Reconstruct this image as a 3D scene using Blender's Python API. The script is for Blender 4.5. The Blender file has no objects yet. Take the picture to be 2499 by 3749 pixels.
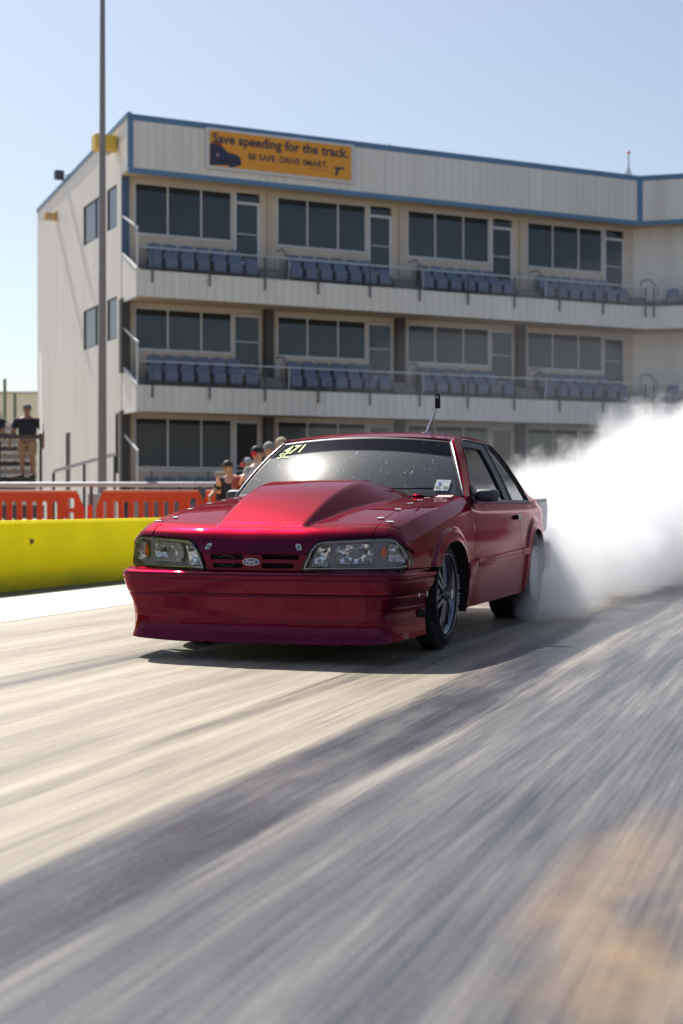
import bpy, bmesh, math, random
import numpy as np
from mathutils import Vector, Matrix, geometry
R = math.radians
random.seed(7)
sc = bpy.context.scene
col = sc.collection

# ---------------------------------------------------------------- camera
CAMH = 0.8543
cam = bpy.data.objects.new('camera', bpy.data.cameras.new('camera'))
col.objects.link(cam); sc.camera = cam
cam.location = (0, 0, CAMH)
cam.rotation_euler = (R(90 - 0.276), 0, 0)
cam.data.sensor_fit = 'HORIZONTAL'; cam.data.sensor_width = 24
cam.data.lens = 24 * 5215.4 / 2499
cam.data.clip_start = .1; cam.data.clip_end = 3000
cam.data.dof.use_dof = True
cam.data.dof.focus_distance = 8.1
cam.data.dof.aperture_fstop = 2.6

# ---------------------------------------------------------------- world and sun
SUN = Vector((-.40, .67, 1.0)).normalized()
sun_el = math.asin(SUN.z); sun_az = math.atan2(SUN.x, SUN.y)      # clockwise from +Y
w = bpy.data.worlds.new('World'); sc.world = w; w.use_nodes = True
nt = w.node_tree; nt.nodes.clear()
sky = nt.nodes.new('ShaderNodeTexSky'); sky.sky_type = 'NISHITA'; sky.sun_disc = False
sky.sun_elevation = sun_el; sky.sun_rotation = sun_az
sky.air_density = 1.0; sky.dust_density = 1.3; sky.ozone_density = 1.2; sky.altitude = 50
bg = nt.nodes.new('ShaderNodeBackground'); bg.inputs[1].default_value = .079
wo = nt.nodes.new('ShaderNodeOutputWorld')
hs_ = nt.nodes.new('ShaderNodeHueSaturation'); hs_.inputs['Saturation'].default_value = .82; nt.links.new(sky.outputs[0], hs_.inputs['Color']); nt.links.new(hs_.outputs[0], bg.inputs[0]); nt.links.new(bg.outputs[0], wo.inputs[0])
ld = bpy.data.lights.new('sun', 'SUN'); ld.energy = 4.4; ld.angle = R(.55); ld.color = (1, .95, .87)
lo = bpy.data.objects.new('sun', ld); col.objects.link(lo)
lo.rotation_euler = SUN.to_track_quat('Z', 'Y').to_euler()
sc.view_settings.view_transform = 'Standard'; sc.view_settings.look = 'None'
sc.view_settings.exposure = 0.7; sc.view_settings.gamma = 1
sc.cycles.use_denoising = True
sc.cycles.max_bounces = 12; sc.cycles.volume_bounces = 8; sc.cycles.transparent_max_bounces = 16
sc.cycles.volume_step_rate = 1.0; sc.cycles.volume_max_steps = 256
sc.cycles.sample_clamp_indirect = 6

# ---------------------------------------------------------------- node / material helpers
def mat(name, color=(.5, .5, .5), rough=.5, metal=0., spec=.5, coat=0., coatr=.03, alpha=1., trans=0.):
    m = bpy.data.materials.new(name); m.use_nodes = True
    b = m.node_tree.nodes['Principled BSDF']
    b.inputs['Base Color'].default_value = (*color, 1); b.inputs['Roughness'].default_value = rough
    b.inputs['Metallic'].default_value = metal; b.inputs['Specular IOR Level'].default_value = spec
    b.inputs['Coat Weight'].default_value = coat; b.inputs['Coat Roughness'].default_value = coatr
    b.inputs['Alpha'].default_value = alpha; b.inputs['Transmission Weight'].default_value = trans
    return m
class N:
    """tiny node-graph helper"""
    def __init__(s, m): s.t = m.node_tree; s.b = s.t.nodes.get('Principled BSDF')
    def n(s, k, **kw):
        o = s.t.nodes.new('ShaderNode' + k)
        for a, v in kw.items(): setattr(o, a, v)
        return o
    def l(s, a, b): s.t.links.new(a, b)
    def co(s, scale=(1, 1, 1), rot=(0, 0, 0), loc=(0, 0, 0), kind='Object'):
        t = s.n('TexCoord'); m = s.n('Mapping')
        m.inputs['Scale'].default_value = scale; m.inputs['Rotation'].default_value = rot; m.inputs['Location'].default_value = loc
        s.l(t.outputs[kind], m.inputs[0]); return m.outputs[0]
    def noise(s, v, scale=1, detail=4, rough=.5, dist=0):
        o = s.n('TexNoise'); o.inputs['Scale'].default_value = scale; o.inputs['Detail'].default_value = detail
        o.inputs['Roughness'].default_value = rough; o.inputs['Distortion'].default_value = dist
        s.l(v, o.inputs['Vector']); return o.outputs[0]
    def ramp(s, f, stops, interp='LINEAR'):
        r = s.n('ValToRGB'); r.color_ramp.interpolation = interp; e = r.color_ramp.elements
        while len(e) < len(stops): e.new(.5)
        for k, (p, c) in enumerate(stops):
            e[k].position = p
            if not hasattr(c, '__len__'): c = (c, c, c)
            e[k].color = (*c, 1)
        s.l(f, r.inputs[0]); return r.outputs[0]
    def math(s, op, a, b=None, c=None, clamp=False):
        o = s.n('Math', operation=op); o.use_clamp = clamp
        for i, x in enumerate((a, b, c)):
            if x is None: continue
            if isinstance(x, (int, float)): o.inputs[i].default_value = x
            else: s.l(x, o.inputs[i])
        return o.outputs[0]
    def mix(s, f, a, b, mode='MIX'):
        o = s.n('Mix', data_type='RGBA', blend_type=mode)
        for i, x in ((0, f), (6, a), (7, b)):
            if isinstance(x, (int, float)): o.inputs[i].default_value = x
            elif isinstance(x, tuple): o.inputs[i].default_value = (*x, 1)
            else: s.l(x, o.inputs[i])
        return o.outputs[2]
    def bump(s, h, strength=.3, dist=.01):
        o = s.n('Bump'); o.inputs['Strength'].default_value = strength; o.inputs['Distance'].default_value = dist
        s.l(h, o.inputs['Height']); return o.outputs[0]
def weathered(name, color, rough=.6, amt=.15, scale=2., bump=0, **kw):
    m = mat(name, color, rough, **kw); g = N(m)
    f = g.noise(g.co(), scale, 5, .6)
    c1 = tuple(x * (1 - amt) for x in color); c2 = tuple(min(1, x * (1 + amt)) for x in color)
    g.l(g.ramp(f, [(.3, c1), (.7, c2)]), g.b.inputs['Base Color'])
    if bump: g.l(g.bump(g.noise(g.co(), scale * 12, 4), bump, .01), g.b.inputs['Normal'])
    return m

# ---------------------------------------------------------------- object helpers
def tag(o, label=None, cat=None, group=None, kind=None):
    if label: o['label'] = label
    if cat: o['category'] = cat
    if group: o['group'] = group
    if kind: o['kind'] = kind
    return o
def empty(name, loc=(0, 0, 0), rz=0, label=None, cat=None, group=None):
    o = bpy.data.objects.new(name, None); col.objects.link(o); o.location = loc; o.rotation_euler = (0, 0, rz)
    o.empty_display_size = .1
    return tag(o, label, cat, group)
def link(name, me, m=None, parent=None, smooth=False):
    o = bpy.data.objects.new(name, me); col.objects.link(o)
    for x in (m if isinstance(m, (list, tuple)) else [m]):
        if x: me.materials.append(x)
    if parent: o.parent = parent
    if smooth: me.polygons.foreach_set('use_smooth', [True] * len(me.polygons))
    return o
def bmo(name, bm, m, parent=None, smooth=False):
    me = bpy.data.meshes.new(name); bm.normal_update(); bm.to_mesh(me); bm.free()
    return link(name, me, m, parent, smooth)
def box(bm, c, s, rot=None, bev=0, mi=0):
    r = bmesh.ops.create_cube(bm, size=1); vs = r['verts']
    bmesh.ops.scale(bm, vec=Vector(s), verts=vs)
    if bev:
        es = list({e for v in vs for e in v.link_edges})
        q = bmesh.ops.bevel(bm, geom=es, offset=bev, segments=2, affect='EDGES', profile=.5); vs = list({v for f in q['faces'] for v in f.verts} | {v for v in vs if v.is_valid})
    if rot is not None: bmesh.ops.rotate(bm, cent=(0, 0, 0), matrix=rot if isinstance(rot, Matrix) else Matrix.Rotation(rot, 3, 'Z'), verts=vs)
    bmesh.ops.translate(bm, vec=Vector(c), verts=vs)
    if mi:
        for f in {f for v in vs for f in v.link_faces}: f.material_index = mi
    return vs
def bx(bm, x0, x1, y0, y1, z0, z1, bev=0, mi=0):
    return box(bm, ((x0 + x1) / 2, (y0 + y1) / 2, (z0 + z1) / 2), (abs(x1 - x0), abs(y1 - y0), abs(z1 - z0)), bev=bev, mi=mi)
def bar(bm, a, b, wd, ht=None, mi=0):
    a = Vector(a); b = Vector(b); d = b - a
    q = d.to_track_quat('Y', 'Z').to_matrix()
    return box(bm, (a + b) / 2, (wd, d.length, ht or wd), rot=q, mi=mi)
def rod(bm, a, b, r, r2=None, seg=12):
    a = Vector(a); b = Vector(b); d = b - a
    M = Matrix.Translation((a + b) / 2) @ d.to_track_quat('Z', 'Y').to_matrix().to_4x4()
    return bmesh.ops.create_cone(bm, cap_ends=True, segments=seg, radius1=r, radius2=r if r2 is None else r2, depth=d.length, matrix=M)['verts']
def tube(pts, r, seg=8, closed=False):
    """swept tube through pts as raw verts/faces"""
    P = [Vector(p) for p in pts]; n = len(P); V = []; F = []
    for i in range(n):
        t = (P[(i + 1) % n] - P[i - 1]) if closed or 0 < i < n - 1 else (P[1] - P[0] if i == 0 else P[-1] - P[-2])
        t.normalize(); up = Vector((0, 0, 1)) if abs(t.z) < .9 else Vector((1, 0, 0))
        s = t.cross(up).normalized(); u = s.cross(t)
        rr = r[i] if hasattr(r, '__len__') else r
        for k in range(seg):
            a = 2 * math.pi * k / seg; V.append(P[i] + s * math.cos(a) * rr + u * math.sin(a) * rr)
    for i in range(n if closed else n - 1):
        for k in range(seg):
            j = (i + 1) % n
            F.append((i * seg + k, i * seg + (k + 1) % seg, j * seg + (k + 1) % seg, j * seg + k))
    if not closed: F += [tuple(range(seg))[::-1], tuple((n - 1) * seg + k for k in range(seg))]
    return V, F
def vf(name, V, F, m, parent=None, smooth=False):
    me = bpy.data.meshes.new(name); me.from_pydata([tuple(v) for v in V], [], F); me.update()
    bm = bmesh.new(); bm.from_mesh(me); bmesh.ops.recalc_face_normals(bm, faces=bm.faces); bm.to_mesh(me); bm.free()
    return link(name, me, m, parent, smooth)
def tubeo(name, pts, r, m, parent=None, seg=8, closed=False):
    V, F = tube(pts, r, seg, closed); return vf(name, V, F, m, parent, True)
def lathe(bm, prof, c, axis='X', seg=48, mi=0, close=False):
    """prof = [(axial, radius)], spun round axis through c"""
    rings = []
    for a, r in prof:
        ring = []
        for k in range(seg):
            t = 2 * math.pi * k / seg; x, y = r * math.cos(t), r * math.sin(t)
            p = (a, x, y) if axis == 'X' else ((x, y, a) if axis == 'Z' else (x, a, y))
            ring.append(bm.verts.new(Vector(c) + Vector(p)))
        rings.append(ring)
    for i in range(len(rings) - (0 if close else 1)):
        A, B = rings[i], rings[(i + 1) % len(rings)]
        for k in range(seg):
            f = bm.faces.new((A[k], A[(k + 1) % seg], B[(k + 1) % seg], B[k])); f.material_index = mi; f.smooth = True
    return rings
def text_mesh(s, size=1., bold=0., shear=0., ext=0., align='LEFT'):
    cu = bpy.data.curves.new('lettering', 'FONT'); cu.body = s; cu.size = size; cu.offset = bold; cu.shear = shear; cu.extrude = ext
    cu.align_x = align; cu.resolution_u = 4
    o = bpy.data.objects.new('lettering', cu); col.objects.link(o)
    dg = bpy.context.evaluated_depsgraph_get(); me = bpy.data.meshes.new_from_object(o.evaluated_get(dg))
    bpy.data.objects.remove(o); return me
def put_text(name, s, fn, m, parent, width=None, hy=1., **kw):
    """lettering laid on a surface: fn(x, y) -> point"""
    me = text_mesh(s, **kw)
    xs = [v.co.x for v in me.vertices]; x0, x1 = min(xs), max(xs); k = 1
    if width: k = width / (x1 - x0)
    for v in me.vertices: v.co = Vector(fn((v.co.x - x0) * k, v.co.y * (k if width else 1) * hy))
    return link(name, me, m, parent)

def pip(P, poly):
    x, y = P[:, 0], P[:, 1]; c = np.zeros(len(P), bool); n = len(poly)
    for i in range(n):
        x0, y0 = poly[i]; x1, y1 = poly[(i + 1) % n]
        if y0 == y1: continue
        m = ((y0 > y) != (y1 > y)) & (x < (x1 - x0) * (y - y0) / (y1 - y0) + x0); c ^= m
    return c
def resample(poly, st):
    out = []
    for i in range(len(poly)):
        a = np.array(poly[i]); b = np.array(poly[(i + 1) % len(poly)])
        k = max(1, int(math.ceil(np.hypot(*((b - a) / st)) - 1e-6)))
        for j in range(k): out.append(a + (b - a) * j / k)
    return np.array(out)
def patch(name, outline, fmap, m, parent=None, step=(.02, .02), holes=(), thick=.012, out=(0, 0, 1), mirror=False, extra=None, smooth=True):
    """a panel: polygon (with holes) in the parameter plane, triangulated finely, mapped to 3-D, with smooth normals and turned-in edges"""
    st = np.array(step, float)
    loops = [resample(outline, st)] + [resample(h, st) for h in holes]
    B = np.concatenate(loops) / st
    lo_, hi_ = B.min(0), B.max(0)
    gx, gy = np.meshgrid(np.arange(math.floor(lo_[0]) + .5, hi_[0], 1), np.arange(math.floor(lo_[1]) + .5, hi_[1], 1), indexing='ij')
    G = np.stack([gx.ravel(), gy.ravel()], 1)
    if extra is not None: G = np.concatenate([G, np.array(extra) / st])
    keep = pip(G, loops[0] / st)
    for h in loops[1:]: keep &= ~pip(G, h / st)
    G = G[keep]
    ok = np.ones(len(G), bool)
    for i in range(0, len(G), 2000):
        d = ((G[i:i + 2000, None] - B[None]) ** 2).sum(2).min(1); ok[i:i + 2000] = d > .2
    G = G[ok]
    Vt = np.concatenate([B, G]); E = []; o = 0
    for L in loops:
        n = len(L); E += [(o + i, o + (i + 1) % n) for i in range(n)]; o += n
    r = geometry.delaunay_2d_cdt([Vector(p) for p in Vt], E, [], 0, 1e-6)
    pts = np.array([list(p) for p in r[0]]); F = np.array([f for f in r[2] if len(f) == 3])
    cen = pts[F].mean(1); k = pip(cen, loops[0] / st)
    for h in loops[1:]: k &= ~pip(cen, h / st)
    F = F[k]; pq = pts * st
    e = 1.5e-3
    P = np.array([fmap(*x) for x in pq]); Pp = np.array([fmap(x[0] + e, x[1]) for x in pq]) - np.array([fmap(x[0] - e, x[1]) for x in pq])
    Pq = np.array([fmap(x[0], x[1] + e) for x in pq]) - np.array([fmap(x[0], x[1] - e) for x in pq])
    Nn = np.cross(Pp, Pq); Nn /= np.linalg.norm(Nn, axis=1)[:, None] + 1e-12
    sgn = 1 if (Nn @ np.array(out, float)).sum() > 0 else -1
    Nn = Nn * sgn
    gn = np.cross(P[F[:, 1]] - P[F[:, 0]], P[F[:, 2]] - P[F[:, 0]])
    fl = (gn * Nn[F[:, 0]]).sum(1) < 0; F[fl] = F[fl][:, ::-1]
    # boundary edges
    from collections import Counter
    ed = {}
    for f in F:
        for a, b in ((f[0], f[1]), (f[1], f[2]), (f[2], f[0])):
            if (b, a) in ed: del ed[(b, a)]
            else: ed[(a, b)] = 1
    V = list(P); NV = list(Nn); faces = [tuple(f) for f in F]; LN = [Nn[i] for f in F for i in f]
    if thick:
        idx = {}
        def inner(i):
            if i not in idx: idx[i] = len(V); V.append(P[i] - Nn[i] * thick)
            return idx[i]
        for a, b in ed:
            q = (b, a, inner(a), inner(b)); faces.append(q)
            t = P[b] - P[a]; nn = np.cross(t, Nn[a]); nn /= np.linalg.norm(nn) + 1e-12
            LN += [nn] * 4
    V = np.array(V); LN = np.array(LN)
    if mirror:
        V[:, 0] *= -1; faces2 = []; L2 = []; o = 0
        for f in faces:
            n = len(f); faces2.append(tuple(reversed(f))); l = LN[o:o + n][::-1].copy(); l[:, 0] *= -1; L2.append(l); o += n
        faces = faces2; LN = np.concatenate(L2)
    me = bpy.data.meshes.new(name); me.from_pydata([tuple(v) for v in V], [], [tuple(int(i) for i in f) for f in faces]); me.update()
    if smooth and len(me.loops) == len(LN):
        me.polygons.foreach_set('use_smooth', [True] * len(me.polygons))
        me.normals_split_custom_set([tuple(x) for x in LN])
    return link(name, me, m, parent)
def both(name, outline, fmap, m, parent, **kw):
    return [patch(name, outline, fmap, m, parent, **kw), patch(name, outline, fmap, m, parent, mirror=True, **kw)]
def spl(tab):
    """smooth monotone-ish interpolation through a table"""
    X = np.array([t[0] for t in tab], float); Y = np.array([t[1] for t in tab], float)
    h = np.diff(X); dl = np.diff(Y) / h; d = np.zeros(len(X)); d[0] = dl[0]; d[-1] = dl[-1]
    for i in range(1, len(X) - 1):
        if dl[i - 1] * dl[i] > 0: d[i] = 2 * dl[i - 1] * dl[i] / (dl[i - 1] + dl[i])
    def f(x):
        x = min(max(x, X[0]), X[-1]); i = min(int(np.searchsorted(X, x, 'right')) - 1, len(h) - 1); i = max(i, 0)
        t = (x - X[i]) / h[i]
        return float((2*t**3-3*t*t+1)*Y[i] + (t**3-2*t*t+t)*h[i]*d[i] + (-2*t**3+3*t*t)*Y[i+1] + (t**3-t*t)*h[i]*d[i+1])
    return f
def lin(tab):
    X = [t[0] for t in tab]; Y = [t[1] for t in tab]
    return lambda x: float(np.interp(x, X, Y))
def soft(tab, wd):
    X = np.array([t[0] for t in tab], float); Y = np.array([t[1] for t in tab], float)
    n = 3000; pad = wd * 3; xs = np.linspace(X[0] - pad, X[-1] + pad, n); ys = np.interp(xs, X, Y)
    a0 = (Y[1] - Y[0]) / (X[1] - X[0]); a1 = (Y[-1] - Y[-2]) / (X[-1] - X[-2])
    ys = np.where(xs < X[0], Y[0] + (xs - X[0]) * a0, ys); ys = np.where(xs > X[-1], Y[-1] + (xs - X[-1]) * a1, ys)
    k = max(3, int(wd / (xs[1] - xs[0]))); ker = np.ones(k) / k
    for _ in range(3): ys = np.convolve(np.pad(ys, k, mode='edge'), ker, 'same')[k:-k]
    return lambda x: float(np.interp(x, xs, ys))
def sst(a, b, x):
    t = min(max((x - a) / (b - a), 0), 1); return t * t * (3 - 2 * t)
def smin(a, b, k=.01):
    h = min(max(.5 + .5 * (b - a) / k, 0), 1); return b * (1 - h) + a * h - k * h * (1 - h)

# ---------------------------------------------------------------- ground
TA = R(19.34)                       # direction of the drag strip, clockwise from +Y
ca, sa = math.cos(TA), math.sin(TA)
def trk(p, q, z=0): return Vector((p * ca + q * sa, -p * sa + q * ca, z))      # p across, q along
gm = mat('drag strip surface', rough=.5); g = N(gm)
t = g.n('TexCoord'); mp = g.n('Mapping'); mp.inputs['Rotation'].default_value = (0, 0, TA)
g.l(t.outputs['Object'], mp.inputs[0]); V0 = mp.outputs[0]
def sv(sx, sy, off=0):
    a = g.n('VectorMath', operation='MULTIPLY'); g.l(V0, a.inputs[0]); a.inputs[1].default_value = (sx, sy, 1)
    b = g.n('VectorMath', operation='ADD'); g.l(a.outputs[0], b.inputs[0]); b.inputs[1].default_value = (off, off * .7, 0); return b.outputs[0]
sp = g.n('SeparateXYZ'); g.l(V0, sp.inputs[0]); px, py = sp.outputs[0], sp.outputs[1]
n1 = g.noise(sv(2.6, .16), 1, 3, .55, .3); n2 = g.noise(sv(9, .35, 4), 1, 4, .6, .2); n3 = g.noise(sv(55, 1.1, 9), 1, 5, .7); n4 = g.noise(sv(1.3, .7, 20), 1, 4, .6)
wob = g.math('MULTIPLY', g.math('SUBTRACT', g.noise(sv(4, .18, 31), 1, 5, .7), .5), .42)
pw = g.math('ADD', px, wob)
def band(c, wd, soft):
    d = g.math('ABSOLUTE', g.math('SUBTRACT', pw, c)); r = g.n('MapRange', interpolation_type='SMOOTHSTEP')
    g.l(d, r.inputs[0]); r.inputs[1].default_value = wd; r.inputs[2].default_value = wd + soft; r.inputs[3].default_value = 1; r.inputs[4].default_value = 0
    return r.outputs[0]
rub = g.math('MULTIPLY', band(-1.60, .09, .16), g.ramp(n2, [(.3, .35), (.55, 1.0)]))
rub = g.math('MAXIMUM', rub, g.math('MULTIPLY', band(-2.28, .02, .10), .5))
rub = g.math('MAXIMUM', rub, g.math('MULTIPLY', band(-3.8, .05, .20), .4))
rub = g.math('MAXIMUM', rub, g.math('MULTIPLY', band(-3.05, .95, .5), .06))
rub = g.math('MAXIMUM', rub, g.math('MULTIPLY', band(.6, 1.7, .6), g.ramp(n1, [(.3, .1), (.7, .55)])))
lay = g.math('ADD', g.math('MULTIPLY', n1, .36), g.math('ADD', g.math('MULTIPLY', n2, .36), g.math('MULTIPLY', n3, .28)))
st_ = g.ramp(lay, [(.40, 0), (.60, 1)])
pat = g.noise(sv(1.6, .55, 77), 1, 4, .6)
rub = g.math('MULTIPLY', rub, g.ramp(pat, [(.34, .40), (.52, 1)]))
ctr = g.n('MapRange', interpolation_type='SMOOTHSTEP'); g.l(pw, ctr.inputs[0]); ctr.inputs[1].default_value = -2.6; ctr.inputs[2].default_value = -1.6; ctr.inputs[3].default_value = .46; ctr.inputs[4].default_value = .52
f = g.math('ADD', g.math('MULTIPLY', g.math('SUBTRACT', st_, .5), ctr.outputs[0]), g.math('ADD', g.math('MULTIPLY', rub, -.70), .29))
nearf = g.n('MapRange'); g.l(py, nearf.inputs[0]); nearf.inputs[1].default_value = 5.0; nearf.inputs[2].default_value = 2.6; nearf.inputs[3].default_value = 0; nearf.inputs[4].default_value = -.09; f = g.math('ADD', f, nearf.outputs[0])
f = g.math('ADD', f, g.math('MULTIPLY', g.math('SUBTRACT', pat, .5), .35)); lft = g.n('MapRange', interpolation_type='SMOOTHSTEP'); g.l(pw, lft.inputs[0]); lft.inputs[1].default_value = -2.3; lft.inputs[2].default_value = -1.5; lft.inputs[3].default_value = .22; lft.inputs[4].default_value = 0  # left side lightened: sun glare put into the ground colour
f = g.math('ADD', g.math('ADD', f, lft.outputs[0]), .32, clamp=True)
cc = g.ramp(f, [(0, (.008, .008, .012)), (.22, (.035, .036, .044)), (.45, (.115, .100, .085)), (.65, (.235, .20, .158)), (1, (.41, .36, .285))])
cool = g.n('MapRange', interpolation_type='SMOOTHSTEP'); g.l(pw, cool.inputs[0]); cool.inputs[1].default_value = -2.0; cool.inputs[2].default_value = -1.0; cool.inputs[3].default_value = 0; cool.inputs[4].default_value = .85
cc = g.mix(cool.outputs[0], cc, g.ramp(f, [(0, (.010, .011, .018)), (.22, (.045, .049, .062)), (.45, (.115, .115, .122)), (.65, (.22, .212, .205)), (1, (.38, .36, .335))]))
tan = g.math('MULTIPLY', band(-.05, .42, .22), g.ramp(n4, [(.42, .08), (.60, .75)]))
fad = g.n('MapRange'); g.l(py, fad.inputs[0]); fad.inputs[1].default_value = 4.6; fad.inputs[2].default_value = 3.2; fad.inputs[3].default_value = 0; fad.inputs[4].default_value = 1
cc = g.mix(g.math('MULTIPLY', tan, fad.outputs[0]), cc, (.36, .23, .12))
spk = g.noise(sv(60, 60), 1, 2); cc = g.mix(g.math('MULTIPLY', g.ramp(spk, [(.62, 0), (.7, 1)]), .14), cc, (.5, .46, .4))
g.l(cc, g.b.inputs['Base Color'])
g.l(g.ramp(f, [(0, .40), (.5, .50), (1, .62)]), g.b.inputs['Roughness'])
g.b.inputs['Specular IOR Level'].default_value = .35
fine = g.noise(sv(90, 60, 3), 1, 3); hh = g.math('ADD', g.math('MULTIPLY', n3, .7), g.math('MULTIPLY', fine, .5))
g.l(g.bump(hh, .35, .004), g.b.inputs['Normal'])
bm = bmesh.new(); bmesh.ops.create_grid(bm, x_segments=4, y_segments=4, size=1500)
tag(bmo('ground', bm, gm), kind='structure')
# painted white strip by the wall
pw_ = weathered('white track paint', (.82, .80, .76), .55, .08, 1.5, bump=.1)
bm = bmesh.new(); bm.faces.new([bm.verts.new(trk(p, q, .004)) for p, q in ((-7.92, 2), (-6.18, 2), (-6.18, 90), (-7.92, 90))])
# (edges taken from the photograph: near edge p=-6.2, far edge p=-7.0)
bm.free()
def p_of(px_, py_):
    Z = 5215.4 * CAMH / (py_ - 1849.4); X = (px_ - 1249.5) / 5215.4 * Z
    return X * ca - Z * sa, X * sa + Z * ca
pe1 = p_of(0, 2281)[0]; pe2 = p_of(0, 2193)[0]; pwall = p_of(0, 2171)[0]
pe1 = (pe1 + p_of(470, 2214)[0]) / 2; pe2 = (pe2 + p_of(445, 2144)[0]) / 2; pwall = (pwall + p_of(440, 2127)[0]) / 2
bm = bmesh.new()
qs = [2 + i * .6 for i in range(72)]
L = [bm.verts.new(trk(pe1 + .02 * math.sin(q * 1.7) + .015 * math.sin(q * 5.1), q, .004)) for q in qs]; K = [bm.verts.new(trk(pe2, q, .004)) for q in qs]
for i in range(len(qs) - 1): bm.faces.new((L[i], L[i + 1], K[i + 1], K[i]))
tag(bmo('painted_strip', bm, pw_), kind='structure')
grit = weathered('gritty asphalt shoulder', (.09, .09, .08), .9, .3, 6, bump=.4)
bm = bmesh.new(); bm.faces.new([bm.verts.new(trk(p, q, .0045)) for p, q in ((pwall - .1, 2), (pe2 - .003, 2), (pe2 - .003, 44), (pwall - .1, 44))])
tag(bmo('asphalt_shoulder', bm, grit), kind='structure')
# yellow concrete wall
ym = mat('yellow wall paint', rough=.8, spec=.15); g = N(ym)
nn = g.noise(g.co(), .9, 5, .6); sz = g.n('SeparateXYZ'); g.l(g.co(), sz.inputs[0])
c = g.ramp(nn, [(.3, (.74, .60, .0)), (.7, (.88, .74, .0))])
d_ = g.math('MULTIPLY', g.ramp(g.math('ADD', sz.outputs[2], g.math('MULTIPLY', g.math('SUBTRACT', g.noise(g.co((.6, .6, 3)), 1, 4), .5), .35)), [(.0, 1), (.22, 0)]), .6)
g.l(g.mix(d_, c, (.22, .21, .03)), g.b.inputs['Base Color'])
g.l(g.bump(g.noise(g.co(), 30, 4), .15, .01), g.b.inputs['Normal'])
WT = .70
def wall_run(name, p0, q0, q1, m, wd=.22):
    bm = bmesh.new(); prof = [(0, 0), (0, WT - .03), (-.03, WT), (-wd, WT), (-wd - .05, 0)]
    e = [[bm.verts.new(trk(p0 + a, q, b)) for a, b in prof] for q in (q0, q1)]
    for i in range(len(prof) - 1): bm.faces.new((e[0][i], e[1][i], e[1][i + 1], e[0][i + 1]))
    bm.faces.new(e[0]); bm.faces.new(e[1][::-1]); bmesh.ops.recalc_face_normals(bm, faces=bm.faces)
    return bmo(name, bm, m)
tag(wall_run('concrete_wall', pwall, 3, 40, ym), 'long low concrete wall painted bright yellow beside the white strip', 'wall')
# small scuff stain with spray marks on the yellow wall
sm_ = mat('scuff mark', (.13, .07, .05), .8)
cz = trk(0, 0); qq = p_of(113, 2160)[1]
bm = bmesh.new()
for a in range(7):
    an = a * .95 + .4; ln = .02 + .025 * random.random()
    bar(bm, trk(pwall + .004, qq, .49), trk(pwall + .004, qq + ln * 1.6 * math.cos(an), .49 + ln * math.sin(an)), .006, .012)
wl = [o for o in bpy.data.objects if o.name == 'concrete_wall'][0]
bmo('scuff_mark', bm, sm_, wl)
# ================================================================ THE CAR  (x = to the picture's right, y = rearwards from the front axle, z up)
CT = 0.327262
car = empty('drag_car', (-.172984, 8.685723, 0), -CT, 'dark red notchback drag racing coupe with raised hood scoop doing a burnout', 'car')
# --- materials
paint = mat('candy red paint', (.2, .0, .015), .33, metal=1., coat=.6, coatr=.012); g = N(paint)
fl = g.n('TexVoronoi'); fl.inputs['Scale'].default_value = 900; g.l(g.co(), fl.inputs['Vector'])
dk_ = g.noise(g.co(), 170, 2, .5); dk2 = g.noise(g.co(), 4, 3, .6)
dk_ = g.math('MULTIPLY', g.ramp(dk_, [(.73, 0), (.76, .6)]), g.ramp(dk2, [(.45, 0), (.65, 1)]))
g.l(g.mix(dk_, g.mix(.25, (.112, .0006, .0205), g.ramp(fl.outputs['Color'], [(0, (.074, .0005, .013)), (1, (.176, .001, .034))])), (.5, .4, .38)), g.b.inputs['Base Color']); g.b.inputs['Coat IOR'].default_value = 1.40; g.b.inputs['Specular Tint'].default_value = (1, .25, .35, 1)
dust = g.noise(g.co(), 3, 5, .65); g.l(g.ramp(dust, [(.3, .015), (.8, .06)]), g.b.inputs['Coat Roughness'])
black = mat('black rubber trim', (.012, .012, .014), .45)
gloss = mat('gloss black', (.008, .008, .01), .12)
dark = mat('dark inner panel', (.012, .012, .013), .9)
plast = weathered('grey mirror plastic', (.045, .048, .055), .5, .15, 30, bump=.15)
chrome = mat('chrome', (.75, .75, .78), .12, metal=1)
alu = mat('brushed aluminium', (.55, .55, .56), .35, metal=1)
gun = mat('gunmetal wheel finish', (.17, .175, .19), .22, metal=1)
tyre_m = weathered('tyre rubber', (.018, .018, .02), .62, .3, 12, bump=.1)
tape = mat('silver racer tape', (.62, .60, .58), .35)
neon = mat('neon yellow window paint', (.48, .66, .10), .6)
whitep = mat('white sticker', (.75, .78, .74), .6)
ink = mat('black ink', (.01, .01, .012), .6)
bluein = mat('blue badge enamel', (.015, .04, .16), .15, coat=1)

# --- surfaces
vn_ = soft([(-.54, -.910), (-.30, -.968), (0, -.987), (.30, -.968), (.38, -.951), (.54, -.910), (.66, -.868), (.75, -.832), (.80, -.803), (.843, -.770), (.855, -.72), (.862, -.6)], .05)
def vn(u): return vn_(abs(u))
zcr = spl([(-.86, .690), (-.80, .722), (-.65, .751), (-.41, .793), (-.185, .823), (.09, .855), (.567, .903), (.62, .907)])      # fender crease height
def crest(v):
    if v < .60: return zcr(v)
    return lin([(.60, .905), (.72, .892), (.85, .886), (2.6, .884), (2.9, .893), (3.3, .895), (3.6, .885)])(v)
ucr = spl([(-.9, .735), (-.8, .748), (-.65, .765), (-.41, .787), (-.18, .796), (.09, .798), (.57, .787), (.8, .79), (2.3, .79), (2.9, .775), (3.3, .735), (3.6, .69)])
dtab = spl([(0, 0), (.02, .020), (.045, .040), (.068, .0565), (.080, .0625), (.13, .069), (.25, .075), (.38, .077), (.52, .070), (.62, .058), (.75, .04)])
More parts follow.
